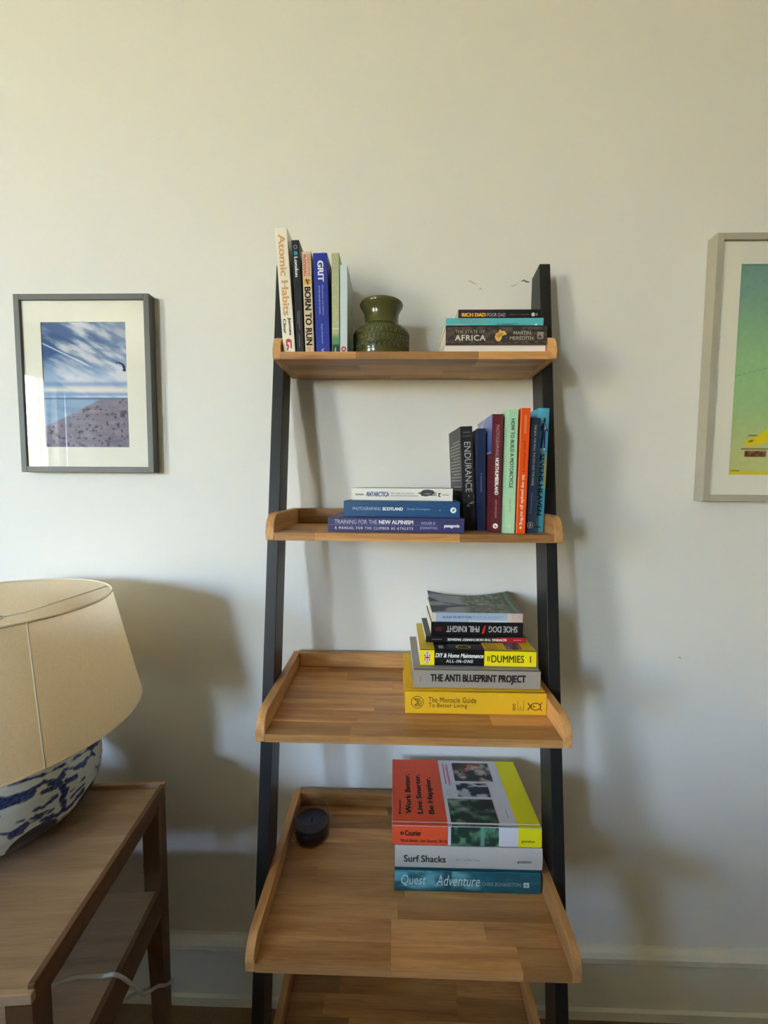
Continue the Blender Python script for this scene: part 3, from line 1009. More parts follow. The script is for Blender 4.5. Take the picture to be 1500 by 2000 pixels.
for s, t1 in ((0.797, 0.64), (0.806, 0.30), (0.816, 0.42), (0.826, 0.30), (0.838, 0.70)):
    b.rect(s, s + 0.0035, 0.20, t1, (150, 108, 34), 'print_line')
crest = [(0.875, 0.46), (0.885, 0.36), (0.865, 0.58), (0.885, 0.56), (0.91, 0.58), (0.945, 0.56), (0.962, 0.46), (0.962, 0.34), (0.945, 0.22), (0.90, 0.20), (0.89, 0.24)]
vs, fs = disc2d(0.925 * b.H, 0.40 * b.T, 0.0105, 0.0078, 20, 0.80)
b.spine(vs, fs, BR, 'crest_emblem')
for q in (((0.872, 0.58), (0.888, 0.42), (0.884, 0.38), (0.866, 0.55)), ((0.872, 0.22), (0.888, 0.38), (0.884, 0.42), (0.866, 0.25)),
          ((0.90, 0.46), (0.925, 0.40), (0.90, 0.34), (0.91, 0.40)), ((0.957, 0.48), (0.972, 0.58), (0.968, 0.60), (0.954, 0.52)), ((0.957, 0.32), (0.972, 0.22), (0.968, 0.20), (0.954, 0.28))):
    b.poly(q, BR, 'crest_emblem')
b.board_text('GUIDE', 0.022, 0.05, 0.17, 0.255, BR, 0.0)
z3 += 0.0440 + 0.0003
b = Book('grey hardback with bold black capitals, second from bottom on the third shelf', 0.2515, 0.0362, 0.182, cov('warm_grey', 158, 150, 142, rough=0.6), hard=True, name='hardback_book', group=G3)
b.lay(0.2698, 0.5213, -0.2125, -0.2115, z3)
b.text('THE ANTI BLUEPRINT PROJECT', 0.135, 0.885, 0.24, 0.78, (34, 24, 24), 0.022, name='title_lettering')
b.rect(0.05, 0.062, 0.34, 0.68, (142, 134, 128), 'publisher_emblem')
z3 += 0.0362 + 0.0003
b = Book('black and bright yellow manual paperback in the middle of the third shelf stack', 0.2345, 0.0326, 0.160, cov('gloss_black', 24, 23, 24, rough=0.3), group=G3)
b.lay(0.2839, 0.5184, -0.1910, -0.1918, z3)
YL = (248, 226, 30)
b.rect(0.0, 0.125, 0.0, 1.0, YL)
b.rect(0.555, 1.0, 0.0, 1.0, YL)
for q, c in ((((0.040, 0.16), (0.085, 0.16), (0.085, 0.84), (0.040, 0.84)), (70, 60, 120)),):
    b.poly(q, c, 'flag_emblem')
for q in (((0.040, 0.16), (0.050, 0.16), (0.085, 0.78), (0.085, 0.84), (0.075, 0.84), (0.040, 0.22)), ((0.085, 0.16), (0.085, 0.22), (0.050, 0.84), (0.040, 0.84), (0.040, 0.78), (0.075, 0.16)),
          ((0.055, 0.16), (0.070, 0.16), (0.070, 0.84), (0.055, 0.84)), ((0.040, 0.42), (0.085, 0.42), (0.085, 0.58), (0.040, 0.58))):
    b.poly(q, (240, 232, 226), 'flag_emblem')
b.rect(0.0585, 0.0665, 0.16, 0.84, (200, 40, 60), 'flag_emblem')
b.rect(0.040, 0.085, 0.455, 0.545, (200, 40, 60), 'flag_emblem')
b.text('DIY & Home Maintenance', 0.132, 0.548, 0.52, 0.80, (248, 248, 248), 0.014, shear=0.25, name='title_lettering')
b.text('ALL-IN-ONE', 0.225, 0.46, 0.20, 0.40, (244, 244, 244), 0.014, shear=0.15, spacing=1.3, name='title_lettering')
b.text('DUMMIES', 0.615, 0.895, 0.26, 0.72, (58, 52, 18), 0.004, name='title_lettering')
b.rect(0.580, 0.588, 0.34, 0.66, (110, 100, 30), 'print_line')
b.rect(0.594, 0.602, 0.34, 0.66, (110, 100, 30), 'print_line')
b.rect(0.945, 0.955, 0.28, 0.70, (110, 100, 30), 'print_line')
b.board_rect(0.0005, 0.158, 0.0005, 0.104, (236, 206, 40))
b.board_print(0.006, 0.150, 0.026, 0.058, 20, 12, lambda u, v: mixc((70, 60, 70), (160, 150, 170), ss(0.4, 0.7, fbm(u, v, (3, 6), 52))))
b.board_rect(0.004, 0.150, 0.075, 0.100, (214, 172, 40))
b.board_rect(0.0005, 0.158, 0.205, 0.234, (226, 196, 46))
vs, fs = disc2d(0.016, 0.145, 0.010, 0.016, 20, 0.72)
b.board(vs, fs, (206, 180, 60))
b.board_rect(0.006, 0.022, 0.186, 0.196, (190, 190, 190))
z3 += 0.0326 + 0.0003
b = Book('thin black and red paperback upside down below the black book with grey capitals', 0.2115, 0.0128, 0.122, cov('soft_black', 34, 30, 34, rough=0.3), group=G3)
b.lay(0.2985, 0.5100, -0.1520, -0.1495, z3, upside=True)
b.spine_print(0.0, 1.0, 0.0, 1.0, 80, 6, lambda u, v: mixc((176, 34, 44), (30, 26, 30), ss(0.22, 0.42, u + 0.06 * fbm(u, v, (8, 3), 3))))
b.text('ROWING THE NORTHWEST PASSAGE', 0.195, 0.785, 0.28, 0.70, (244, 240, 240), 0.02, name='title_lettering')
b.rect(0.045, 0.125, 0.42, 0.58, (222, 130, 136), 'print_line')
b.rect(0.84, 0.94, 0.44, 0.54, (140, 132, 128), 'print_line')
z3 += 0.0128 + 0.0003
b = Book('black paperback with grey capitals upside down, second from top on the third shelf', 0.1950, 0.0282, 0.122, cov('deep_black', 20, 19, 20), group=G3)
b.lay(0.3100, 0.5050, -0.1465, -0.1445, z3, upside=True)
b.text('SHOE DOG', 0.06, 0.375, 0.24, 0.72, (190, 188, 190), 0.012, name='title_lettering')
b.poly(((0.405, 0.12), (0.428, 0.30), (0.450, 0.82), (0.436, 0.86), (0.420, 0.74), (0.412, 0.40)), (214, 40, 48), 'red_mark')
b.text('PHIL KNIGHT', 0.475, 0.835, 0.24, 0.72, (190, 188, 190), 0.012, name='author_lettering')
b.rect(0.885, 0.955, 0.36, 0.66, (92, 22, 30), 'publisher_emblem')
z3 += 0.0282 + 0.0003
b = Book('worn pale blue paperback with a curled olive cover, topmost on the third shelf', 0.1930, 0.0205, 0.122, cov('powder_blue', 172, 188, 210), group=G3)
b.lay(0.3115, 0.5045, -0.1435, -0.1425, z3)
b.rect(0.0, 0.045, 0.0, 1.0, (226, 214, 200), 'print_block')
b.rect(0.83, 0.90, 0.0, 1.0, (214, 196, 190), 'print_block')
b.spine_print(0.875, 1.0, 0.0, 1.0, 20, 8, lambda u, v: mixc((196, 172, 164), (216, 196, 186), fbm(u, v, (8, 6), 71)))
b.text('ALAIN DE BOTTON', 0.115, 0.435, 0.40, 0.66, (60, 90, 140), 0.004, name='author_lettering')
b.text('STATUS ANXIETY', 0.45, 0.785, 0.40, 0.66, (128, 156, 196), 0.0, name='title_lettering')
b.rect(0.40, 0.83, 0.02, 0.20, (214, 214, 222), 'print_block')


def anx_cover(u, v):
    # v runs foot (right) to head (left), u runs spine to fore edge
    n = fbm(v, u, (5, 5), 81)
    base = mixc((96, 104, 76), (72, 80, 60), n)
    left = ss(0.52, 0.66, v)
    dark = mixc((150, 156, 160), (54, 58, 62), ss(0.42, 0.56, fbm(v, u, (3, 5), 84)))
    base = base * (1 - left[..., None]) + dark * left[..., None]
    tx = ss(0.55, 0.62, fbm(v, u, (30, 22), 87, 2)) * (1 - left) * ss(0.1, 0.15, v)
    base = mixc(base, (176, 178, 156), tx * 0.6)
    base = mixc(base, (110, 140, 120), ss(0.03, 0.045, v) * (1 - ss(0.06, 0.075, v)))
    return base


def anx_place(u, v):
    T, D, H = b.T, b.D, b.H
    e = (2 * v - 1)
    lift = 0.016 * u ** 2 * (0.25 + 0.75 * e * e)
    return (T + 0.0006 + lift, 0.0 + D * u, H * v)


o = print_grid('curled_cover', 40, 60, anx_cover, anx_place, M_COVERPRINT, b.root)
md = o.modifiers.new('thickness', 'SOLIDIFY')
md.thickness = 0.0005
md.offset = -1

# ---- fourth shelf stack
G4 = 'books stacked on the fourth shelf'
z4 = Z4 + 0.0003
b = Book('teal hardback with cream lettering, bottom of the fourth shelf stack', 0.2880, 0.0440, 0.195, cov('teal', 44, 112, 128, rough=0.35), hard=True, bulge=0.001, name='hardback_book', group=G4)
b.lay(0.2359, 0.5239, -0.2410, -0.2402, z4)


def quest_spine(u, v):
    n = fbm(u, v, (9, 3), 91)
    base = mixc((38, 96, 112), (104, 174, 190), ss(0.35, 0.7, n) * (1 - ss(0.5, 0.75, u)))
    base = mixc(base, (30, 86, 100), ss(0.33, 0.345, u) * (1 - ss(0.385, 0.40, u)))
    base = mixc(base, (34, 92, 106), ss(0.58, 0.70, u))
    base = mixc(base, (44, 106, 116), ss(0.5, 0.8, fbm(u, v, (18, 6), 95)) * ss(0.6, 0.7, u))
    return mixc(base, (26, 76, 84), (1 - ss(0.0, 0.25, v)) * ss(0.3, 0.7, fbm(u, v, (12, 2), 97)))


b.spine_print(0.0, 1.0, 0.0, 1.0, 140, 24, quest_spine)
b.text('Quest', 0.045, 0.215, 0.26, 0.80, (206, 224, 220), -0.002, shear=0.18, name='title_lettering')
b.text('FOR', 0.232, 0.275, 0.40, 0.54, (150, 190, 196), name='title_lettering')
b.text('Adventure', 0.285, 0.585, 0.32, 0.82, (214, 228, 224), 0.0, shear=0.22, name='title_lettering')
b.text('CHRIS BONINGTON', 0.60, 0.865, 0.36, 0.54, (150, 180, 182), name='author_lettering')
b.rect(0.883, 0.922, 0.32, 0.56, (220, 224, 220), 'publisher_emblem')
b.text('h', 0.895, 0.910, 0.38, 0.50, (110, 120, 120), 0.02, name='publisher_emblem')
z4 += 0.0440 + 0.0003
b = Book('pale grey cloth hardback with black title, middle of the fourth shelf stack', 0.2915, 0.0460, 0.200, cov('pale_grey_cloth', 198, 195, 190, rough=0.85, spec=0.15, bump=0.3), hard=True, bulge=0.0025, name='hardback_book', group=G4)
b.lay(0.2364, 0.5278, -0.2350, -0.2340, z4)
b.text('Surf Shacks', 0.06, 0.345, 0.30, 0.62, (46, 44, 44), 0.008, name='title_lettering')
b.text('VOL. 2', 0.412, 0.448, 0.40, 0.50, (120, 118, 116), name='subtitle_lettering')
b.text('by Matt Titone', 0.468, 0.575, 0.38, 0.50, (120, 118, 116), name='author_lettering')
b.text('gestalten', 0.83, 0.925, 0.32, 0.50, (70, 68, 68), 0.006, name='publisher_lettering')
z4 += 0.0460 + 0.0003
b = Book('large orange, white and yellow photo hardback, topmost on the fourth shelf', 0.2955, 0.0402, 0.200, cov('white_jacket', 222, 222, 232), hard=True, bulge=0.0012, name='hardback_book', group=G4)
b.lay(0.2302, 0.5257, -0.2335, -0.2325, z4)
H4, T4, D4 = b.H, b.T, b.D
ORG, YLW, BK = (240, 92, 56), (240, 230, 30), (34, 26, 26)


def leaves(u, v):
    n = fbm(u, v, (5, 5), 101)
    base = mixc((36, 52, 46), (92, 136, 104), ss(0.45, 0.7, n))
    base = mixc(base, (150, 150, 148), ss(0.55, 0.7, fbm(u, v, (4, 3), 105)) * ss(0.35, 0.6, u))
    base = mixc(base, (40, 34, 34), ss(0.0, 0.28, 0.45 - v) * ss(0.45, 0.7, u))
    return base


def people(u, v):
    n = fbm(u, v, (4, 4), 111)
    base = mixc((48, 42, 42), (186, 172, 160), ss(0.4, 0.65, n))
    return mixc(base, (178, 76, 60), ss(0.55, 0.65, fbm(u, v, (3, 3), 115)) * (1 - v))


def street(u, v):
    n = fbm(u, v, (5, 4), 121)
    base = mixc((34, 38, 52), (190, 194, 202), ss(0.42, 0.62, n))
    d = np.hypot((u - 0.45) * 1.1, v - 0.35)
    return mixc(base, (36, 40, 62), 1 - ss(0.22, 0.34, d))


# spine
b.rect(0.0, 0.375, 0.0, 1.0, ORG)
b.rect(0.845, 1.0, 0.0, 1.0, YLW)
b.spine_print(0.395, 0.715, 0.0, 1.0, 50, 12, lambda u, v: mixc(mixc((38, 60, 50), (96, 150, 116), ss(0.4, 0.7, fbm(u, v, (9, 3), 131))), (112, 164, 150), ss(0.60, 0.64, u) * (1 - ss(0.68, 0.73, u))))
b.disc(0.066, 0.62, 0.0036, BK, 0.35, name='spine_emblem')
b.text('Courier', 0.086, 0.195, 0.50, 0.78, BK, 0.01, name='title_lettering')
b.text('Work Better. Live Smarter. Be Ha', 0.055, 0.372, 0.17, 0.33, (120, 36, 24), 0.012, name='subtitle_lettering')
b.text('gestalten', 0.865, 0.955, 0.24, 0.42, (120, 116, 30), 0.004, name='publisher_lettering')
# front cover (z measured from the foot: head is at the left of the photo)
b.board_rect(0.00945, D4 - 0.0003, H4 * 0.625, H4 - 0.0003, ORG, name='cover_panel')
b.board_rect(0.0, 0.00505, H4 * 0.625, H4 - 0.0003, ORG, name='cover_panel')
b.board_rect(0.00945, D4 - 0.0003, 0.0003, H4 * 0.155, YLW, name='cover_panel')
b.board_rect(0.0, 0.00505, 0.0003, H4 * 0.155, YLW, name='cover_panel')
for z0_, z1_, c_ in ((H4 * 0.625, H4 - 0.0003, ORG), (0.0003, H4 * 0.155, YLW)):
    b.board([(0.00502, z0_), (0.00952, z0_), (0.00952, z1_), (0.00502, z1_)], [(0, 1, 2, 3)], c_, 1, 'cover_panel', e=-0.00075)
b.board_text('Work Better.', 0.030, 0.148, H4 * 0.865, H4 * 0.905, BK, 0.014)
b.board_text('Live Smarter.', 0.030, 0.148, H4 * 0.785, H4 * 0.825, BK, 0.014)
b.board_text('Be Happier.', 0.030, 0.138, H4 * 0.695, H4 * 0.745, BK, 0.014)
b.board_text('Courier', 0.036, 0.068, H4 * 0.940, H4 * 0.955, BK, 0.006)
vs, fs = disc2d(0.031, H4 * 0.9475, 0.0028, 0.0028, 16, 0.4)
b.board(vs, fs, BK)
for i, (y0, y1) in enumerate(((0.118, 0.188), (0.114, 0.184))):
    b.board_rect(y0, y1, H4 * (0.585 - 0.026 * i), H4 * (0.585 - 0.026 * i) + 0.0024, (226, 110, 140), name='cover_line')
vs, fs = disc2d(0.092, H4 * 0.575, 0.008, 0.005, 20, 0.9)
b.board(vs, fs, (170, 168, 180))
b.board_print(0.128, 0.190, H4 * 0.222, H4 * 0.515, 24, 36, people)
b.board_print(0.080, 0.121, H4 * 0.275, H4 * 0.515, 18, 30, street)
b.board_print(0.0096, 0.073, H4 * 0.275, H4 * 0.600, 26, 40, leaves)
b.board_print(0.0, 0.0045, H4 * 0.285, H4 * 0.600, 4, 40, leaves)
b.board_text('gestalten', 0.024, 0.046, H4 * 0.195, H4 * 0.208, (90, 90, 100), 0.0)

# ------------------------------------------------------------------ olive green vase on the top shelf
VX, VY = 0.1985, -0.1035
vase = thing('ceramic_vase', 'squat olive green glazed vase with embossed bands on the top shelf', 'vase', (VX, VY, Z1 + 0.0003))
M_OLIVE = mat('olive_glaze', rgb(82, 82, 42), rough=0.16, spec=0.6, noise=0.30, nscale=28, bump=0.08, bscale=120)
vp = [(0.0, 0.0), (0.054, 0.0), (0.0575, 0.003), (0.0585, 0.008), (0.0585, 0.052), (0.0575, 0.059), (0.052, 0.0645), (0.044, 0.0685), (0.0395, 0.0705),
      (0.0378, 0.074), (0.0362, 0.083), (0.0362, 0.092), (0.038, 0.100), (0.0415, 0.107), (0.0452, 0.1125), (0.0462, 0.1165), (0.0450, 0.119),
      (0.0430, 0.1175), (0.039, 0.108), (0.0340, 0.096), (0.0335, 0.080), (0.036, 0.066), (0.052, 0.056), (0.053, 0.006), (0.0, 0.005)]
vbody = obj('body', lathe_bm(vp, 72), M_OLIVE, vase, smooth=True)
bm = bmesh.new()
R0 = 0.0585


def ring_at(ang, z, ra, rz, rt=0.0013, n=14):
    pts = []
    for i in range(n):
        a = 2 * PI * i / n
        th = ang + ra * math.cos(a) / R0
        pts.append(((R0 + 0.0003) * math.cos(th), (R0 + 0.0003) * math.sin(th), z + rz * math.sin(a)))
    tube_bm(pts, rt, 5, bm, closed=True)


for i in range(36):
    ring_at(2 * PI * i / 36, 0.0225, 0.0042, 0.0062)
    ring_at(2 * PI * i / 36, 0.0225, 0.0018, 0.0028)
obj('embossed_oval_band', bm, M_OLIVE, vbody, smooth=True)
bm = bmesh.new()
for i in range(40):
    a = 2 * PI * i / 40
    pts = []
    for k in range(9):
        t = k / 8 * PI
        th = a + 0.0036 * math.cos(t) / R0
        pts.append(((R0 + 0.0003) * math.cos(th), (R0 + 0.0003) * math.sin(th), 0.0455 + 0.0075 * math.sin(t)))
    tube_bm(pts, 0.0014, 5, bm)
    for k, zc in enumerate((0.0395, 0.0345)):
        bmesh.ops.create_icosphere(bm, subdivisions=1, radius=0.0018, matrix=Matrix.Translation(((R0 + 0.0002) * math.cos(a), (R0 + 0.0002) * math.sin(a), zc)))
obj('embossed_arch_band', bm, M_OLIVE, vbody, smooth=True)
for zc in (0.0125, 0.0315, 0.0422):
    bm = bmesh.new()
    tube_bm([((R0) * math.cos(2 * PI * i / 72), (R0) * math.sin(2 * PI * i / 72), zc) for i in range(72)], 0.0009, 6, bm, closed=True)
    obj('raised_line', bm, M_OLIVE, vbody, smooth=True)

# ------------------------------------------------------------------ candle on the fourth shelf
cand = thing('candle_jar', 'clear glass candle jar with dark purple wax on the fourth shelf', 'candle', (0.0455, -0.1130, Z4 + 0.0003))
RJ, HJ = 0.0405, 0.058
gp = [(0.0, 0.0), (RJ - 0.004, 0.0), (RJ - 0.001, 0.001), (RJ, 0.004), (RJ, HJ - 0.004), (RJ + 0.0006, HJ - 0.002), (RJ + 0.0002, HJ - 0.0006), (RJ - 0.0012, HJ), (RJ - 0.0026, HJ - 0.0006), (RJ - 0.0030, HJ - 0.002), (RJ - 0.0024, HJ - 0.004), (RJ - 0.0024, 0.0062), (0.0, 0.006)]
obj('jar', lathe_bm(gp, 56), M_JAR, cand, smooth=True)
M_WAX = mat('dark_wax', rgb(30, 18, 26), rough=0.4, spec=0.5, noise=0.1)
wp = [(0.0, 0.0064), (RJ - 0.0030, 0.0064), (RJ - 0.0029, 0.034), (RJ - 0.0045, 0.0325), (0.010, 0.0318), (0.0, 0.0315)]
obj('wax', lathe_bm(wp, 48), M_WAX, cand, smooth=True)
M_WICK = mat('charred_wick', rgb(24, 20, 18), rough=0.9)
obj('wick', tube_bm([(0, 0, 0.0312), (0.0005, 0, 0.036), (0.0015, 0.001, 0.040)], 0.0009, 6), M_WICK, cand)

# ------------------------------------------------------------------ framed beach photograph on the left
fl = thing('framed_photo', 'dark grey framed beach photograph with a white mount', 'picture', (-0.5120, -0.0012, 1.6100))
M_FRG = mat('dark_grey_frame', rgb(98, 98, 92), rough=0.5, spec=0.4, noise=0.05, nscale=50)
FW, FH, FD, FR = 0.325, 0.4180, 0.0235, 0.0135


def frame_parts(root, w, h, d, r, m):
    obj('frame_rail', box_bm(-w / 2, -w / 2 + r, -d, 0, -h / 2, h / 2, bevel=0.0008), m, root)
    obj('frame_rail', box_bm(w / 2 - r, w / 2, -d, 0, -h / 2, h / 2, bevel=0.0008), m, root)
    obj('frame_rail', box_bm(-w / 2 + r, w / 2 - r, -d, 0, h / 2 - r, h / 2, bevel=0.0008), m, root)
    obj('frame_rail', box_bm(-w / 2 + r, w / 2 - r, -d, 0, -h / 2, -h / 2 + r, bevel=0.0008), m, root)


frame_parts(fl, FW, FH, FD, FR, M_FRG)
M_MOUNT = mat('white_mount_card', rgb(236, 233, 220), rough=0.9, spec=0.1, noise=0.01)


def mount(root, x0, x1, z0, z1, ix0, ix1, iz0, iz1, yb, yf):
    bm = bmesh.new()
    for a in ((x0, ix0, z0, z1), (ix1, x1, z0, z1), (ix0, ix1, z0, iz0), (ix0, ix1, iz1, z1)):
        box_bm(a[0], a[1], yf, yb, a[2], a[3], bm=bm)
    obj('mount', bm, M_MOUNT, root)


px0, px1, pz0, pz1 = -0.6160 + 0.5120, -0.4110 + 0.5120, 1.4620 - 1.6100, 1.7560 - 1.6100
mount(fl, -FW / 2 + FR, FW / 2 - FR, -FH / 2 + FR, FH / 2 - FR, px0, px1, pz0, pz1, -0.0160, -0.0175)


def beach(u, v):
    hz = 0.403
    # sky
    streak = fbm(u + 0.35 * v, v + 0.3 * u, (4, 17), 201, 5)
    big = fbm(u, v + 0.25 * u, (2.2, 4), 205, 4)
    t = ss(hz, 1.0, v)
    sky = mixc((150, 176, 210), (48, 84, 140), ss(0.1, 0.75, t))
    cloud = ss(0.38, 0.64, 0.62 * streak + 0.38 * big + 0.16 * u - 0.05)
    sky = mixc(sky, (226, 222, 226), cloud * 0.85)
    sky = mixc(sky, (36, 74, 132), ss(0.55, 0.75, fbm(u, v, (3, 6), 211)) * ss(0.6, 0.75, v) * (1 - ss(0.4, 0.8, u)) * 0.8)
    sky = mixc(sky, (150, 156, 184), ss(0.6, 1.0, u) * ss(0.7, 0.95, v) * 0.6)
    band = np.exp(-((v - 0.465) / 0.018) ** 2)
    sky = mixc(sky, (232, 220, 204), band * 0.8)
    sky = mixc(sky, (96, 130, 184), np.exp(-((v - 0.51) / 0.02) ** 2) * 0.6)
    sky = mixc(sky, (104, 140, 190), np.exp(-((v - 0.43) / 0.014) ** 2) * 0.7)
    line = np.abs(v - (0.825 - 0.33 * (u - 0.03))) / 0.0055
    sky = mixc(sky, (236, 240, 244), np.exp(-line ** 2) * (1 - ss(0.5, 0.62, u)) * 0.95)
    # kite
    ka = np.arctan2((v - 0.628) * 1.43, (u - 0.885))
    kr = np.hypot((u - 0.885), (v - 0.628) * 1.43)
    kite = (np.abs(kr - 0.072) < 0.006 + 0.012 * np.clip((2.0 - ka) / 2.2, 0, 1)) & (ka > -0.35) & (ka < 1.95)
    sky = mixc(sky, (34, 34, 62), kite.astype(float))
    # sea and sand
    sea = mixc((150, 176, 204), (110, 142, 182), fbm(u, v, (3, 30), 221))
    sea = mixc(sea, (70, 100, 140), np.exp(-((v - 0.395) / 0.006) ** 2))
    sand = mixc((104, 98, 118), (148, 138, 150), fbm(u + 0.5 * v, v, (9, 34), 231, 4))
    sand = mixc(sand, (66, 60, 78), ss(0.62, 0.74, fbm(u, v, (30, 52), 235, 3)) * 0.9)
    sand = mixc(sand, (164, 178, 214), ss(0.2, 0.34, v * 0.6 + 0.1) * (1 - ss(0.30, 0.52, u)) * 0.7)
    edge = 0.20 + 0.335 * (u - 0.10) + 0.012 * (fbm(u, v, (12, 12), 241) - 0.5)
    low = sand.copy()
    m = ss(-0.006, 0.006, v - np.minimum(edge, 0.392))
    low = low * (1 - m[..., None]) + sea * m[..., None]
    k = ss(hz - 0.003, hz + 0.003, v)
    return low * (1 - k[..., None]) + sky * k[..., None]


print_grid('photo_print', 150, 210, beach, lambda u, v: (px0 - 0.002 + (px1 - px0 + 0.004) * u, -0.0158, pz0 - 0.002 + (pz1 - pz0 + 0.004) * v), M_PRINT, fl)
obj('glass_pane', box_bm(-FW / 2 + FR, FW / 2 - FR, -0.0200, -0.0185, -FH / 2 + FR, FH / 2 - FR), M_GLASS, fl)
obj('backing_board', box_bm(-FW / 2 + FR, FW / 2 - FR, -0.0150, -0.001, -FH / 2 + FR, FH / 2 - FR), mat('backing_card', rgb(150, 130, 100), rough=0.9), fl)

# ------------------------------------------------------------------ framed poster on the right
QX0, QX1, QZ0, QZ1, QD, QR = 0.9455, 1.3855, 1.3430, 1.9410, 0.031, 0.0148
QC = ((QX0 + QX1) / 2, -0.0012, (QZ0 + QZ1) / 2)
fr = thing('framed_poster', 'pale grey framed green poster cut by the right edge of the photo', 'picture', QC)
M_FRS = mat('pale_grey_frame', rgb(176, 170, 154), rough=0.45, spec=0.4, noise=0.05, nscale=50)
QW, QH = QX1 - QX0, QZ1 - QZ0
frame_parts(fr, QW, QH, QD, QR, M_FRS)
qx0, qx1, qz0, qz1 = 1.0072 - QC[0], 1.3238 - QC[0], 1.4045 - QC[2], 1.8770 - QC[2]
mount(fr, -QW / 2 + QR, QW / 2 - QR, -QH / 2 + QR, QH / 2 - QR, qx0, qx1, qz0, qz1, -0.0215, -0.0233)


def seg(u, v, pts, w, asp=1.54):
    d = np.full_like(u, 9.0)
    for (a, b_), (c, e) in zip(pts[:-1], pts[1:]):
        ax, ay, cx, cy = a, b_ * asp, c, e * asp
        L2 = (cx - ax) ** 2 + (cy - ay) ** 2
        t = np.clip(((u - ax) * (cx - ax) + (v * asp - ay) * (cy - ay)) / L2, 0, 1)
        d = np.minimum(d, np.hypot(u - ax - t * (cx - ax), v * asp - ay - t * (cy - ay)))
    return 1 - ss(w * 0.8, w * 1.15, d)


def poster(u, v):
    base = mixc((200, 206, 140), (162, 206, 148), ss(0.05, 0.45, v))
    base = base * (1 - ss(0.45, 1.0, v)[..., None]) + np.array((122, 164, 154.0)) * ss(0.45, 1.0, v)[..., None]
    base = base + (fbm(u, v, (40, 60), 301, 2) - 0.5)[..., None] * 10
    base = mixc(base, (112, 168, 126), seg(u, v, [(0.0, 0.475), (0.12, 0.495), (0.35, 0.535), (0.7, 0.62)], 0.003) * 0.7)
    base = mixc(base, (120, 156, 148), seg(u, v, [(0.02, 0.88), (0.2, 0.93), (0.4, 1.0)], 0.003) * 0.5)
    base = mixc(base, (104, 54, 40), ((u > 0.115) & (u < 0.27) & (v > 0.090) & (v < 0.122)).astype(float))
    base = mixc(base, (150, 100, 70), ((u > 0.115) & (u < 0.27) & (v > 0.090) & (v < 0.122)) * ss(0.55, 0.7, fbm(u, v, (40, 60), 305, 2)))
    base = mixc(base, (96, 84, 60), seg(u, v, [(0.09, 0.131), (0.62, 0.133)], 0.004))
    base = mixc(base, (110, 96, 60), seg(u, v, [(0.135, 0.195), (0.24, 0.197)], 0.005))
    base = mixc(base, (236, 214, 30), seg(u, v, [(0.14, 0.158), (0.19, 0.170), (0.25, 0.196), (0.32, 0.235), (0.40, 0.26), (0.5, 0.25)], 0.028))
    base = mixc(base, (236, 214, 30), seg(u, v, [(0.16, 0.160), (0.22, 0.164), (0.28, 0.182), (0.36, 0.176)], 0.022))
    base = mixc(base, (150, 116, 26), seg(u, v, [(0.14, 0.164), (0.165, 0.170)], 0.008))
    base = mixc(base, (226, 206, 50), 1 - ss(0.024, 0.028, v + 0.006 * np.sin(9 * u)))
    base = mixc(base, (150, 128, 40), seg(u, v, [(0.0, 0.026), (0.08, 0.024)], 0.003))
    return base


print_grid('poster_print', 110, 170, poster, lambda u, v: (qx0 - 0.002 + (qx1 - qx0 + 0.004) * u, -0.0213, qz0 - 0.002 + (qz1 - qz0 + 0.004) * v), M_PRINT, fr)
obj('glass_pane', box_bm(-QW / 2 + QR, QW / 2 - QR, -0.0272, -0.0255, -QH / 2 + QR, QH / 2 - QR), M_GLASS, fr)
obj('backing_board', box_bm(-QW / 2 + QR, QW / 2 - QR, -0.0205, -0.001, -QH / 2 + QR, QH / 2 - QR), mat('backing_card', rgb(150, 130, 100), rough=0.9), fr)

# ------------------------------------------------------------------ console table at the left
tb = thing('console_table', 'brown wooden console table with lipped top and lower shelf under the lamp', 'table', (-0.2720, -0.1475, 0.0))
tb.rotation_euler = (0, 0, math.radians(4.73))
TL, TD, TZ = 1.05, 0.386, 0.7085
# local: x from -TL to 0 (right end), y from -TD (front) to 0 (back)
obj('table_top', box_bm(-TL + 0.009, -0.009, -TD + 0.009, -0.009, TZ - 0.016, TZ, bevel=0.0005), M_TBLX, tb)
obj('back_lip', box_bm(-TL, 0, -0.009, 0, TZ - 0.018, TZ + 0.0085, bevel=0.0012), M_TBLX, tb)
for x in (-0.009, -TL):
    obj('side_lip', box_bm(x, x + 0.009, -TD + 0.006, -0.009, TZ - 0.018, TZ + 0.0085, bevel=0.0012), M_TBLY, tb)
obj('front_edge', box_bm(-TL, 0.0, -TD, -TD + 0.009, TZ - 0.014, TZ + 0.0012, bevel=0.0012), M_TBLX, tb)
for x in (-0.018, -TL + 0.004):
    obj('side_apron', box_bm(x, x + 0.014, -TD + 0.03, -0.03, TZ - 0.036, TZ - 0.0182, bevel=0.001), M_TBLY, tb)
obj('front_apron', box_bm(-TL + 0.034, -0.034, -TD + 0.006, -TD + 0.022, TZ - 0.046, TZ - 0.0162, bevel=0.001), M_TBLX, tb)
obj('back_apron', box_bm(-TL + 0.034, -0.034, -0.026, -0.010, TZ - 0.046, TZ - 0.0162, bevel=0.001), M_TBLX, tb)


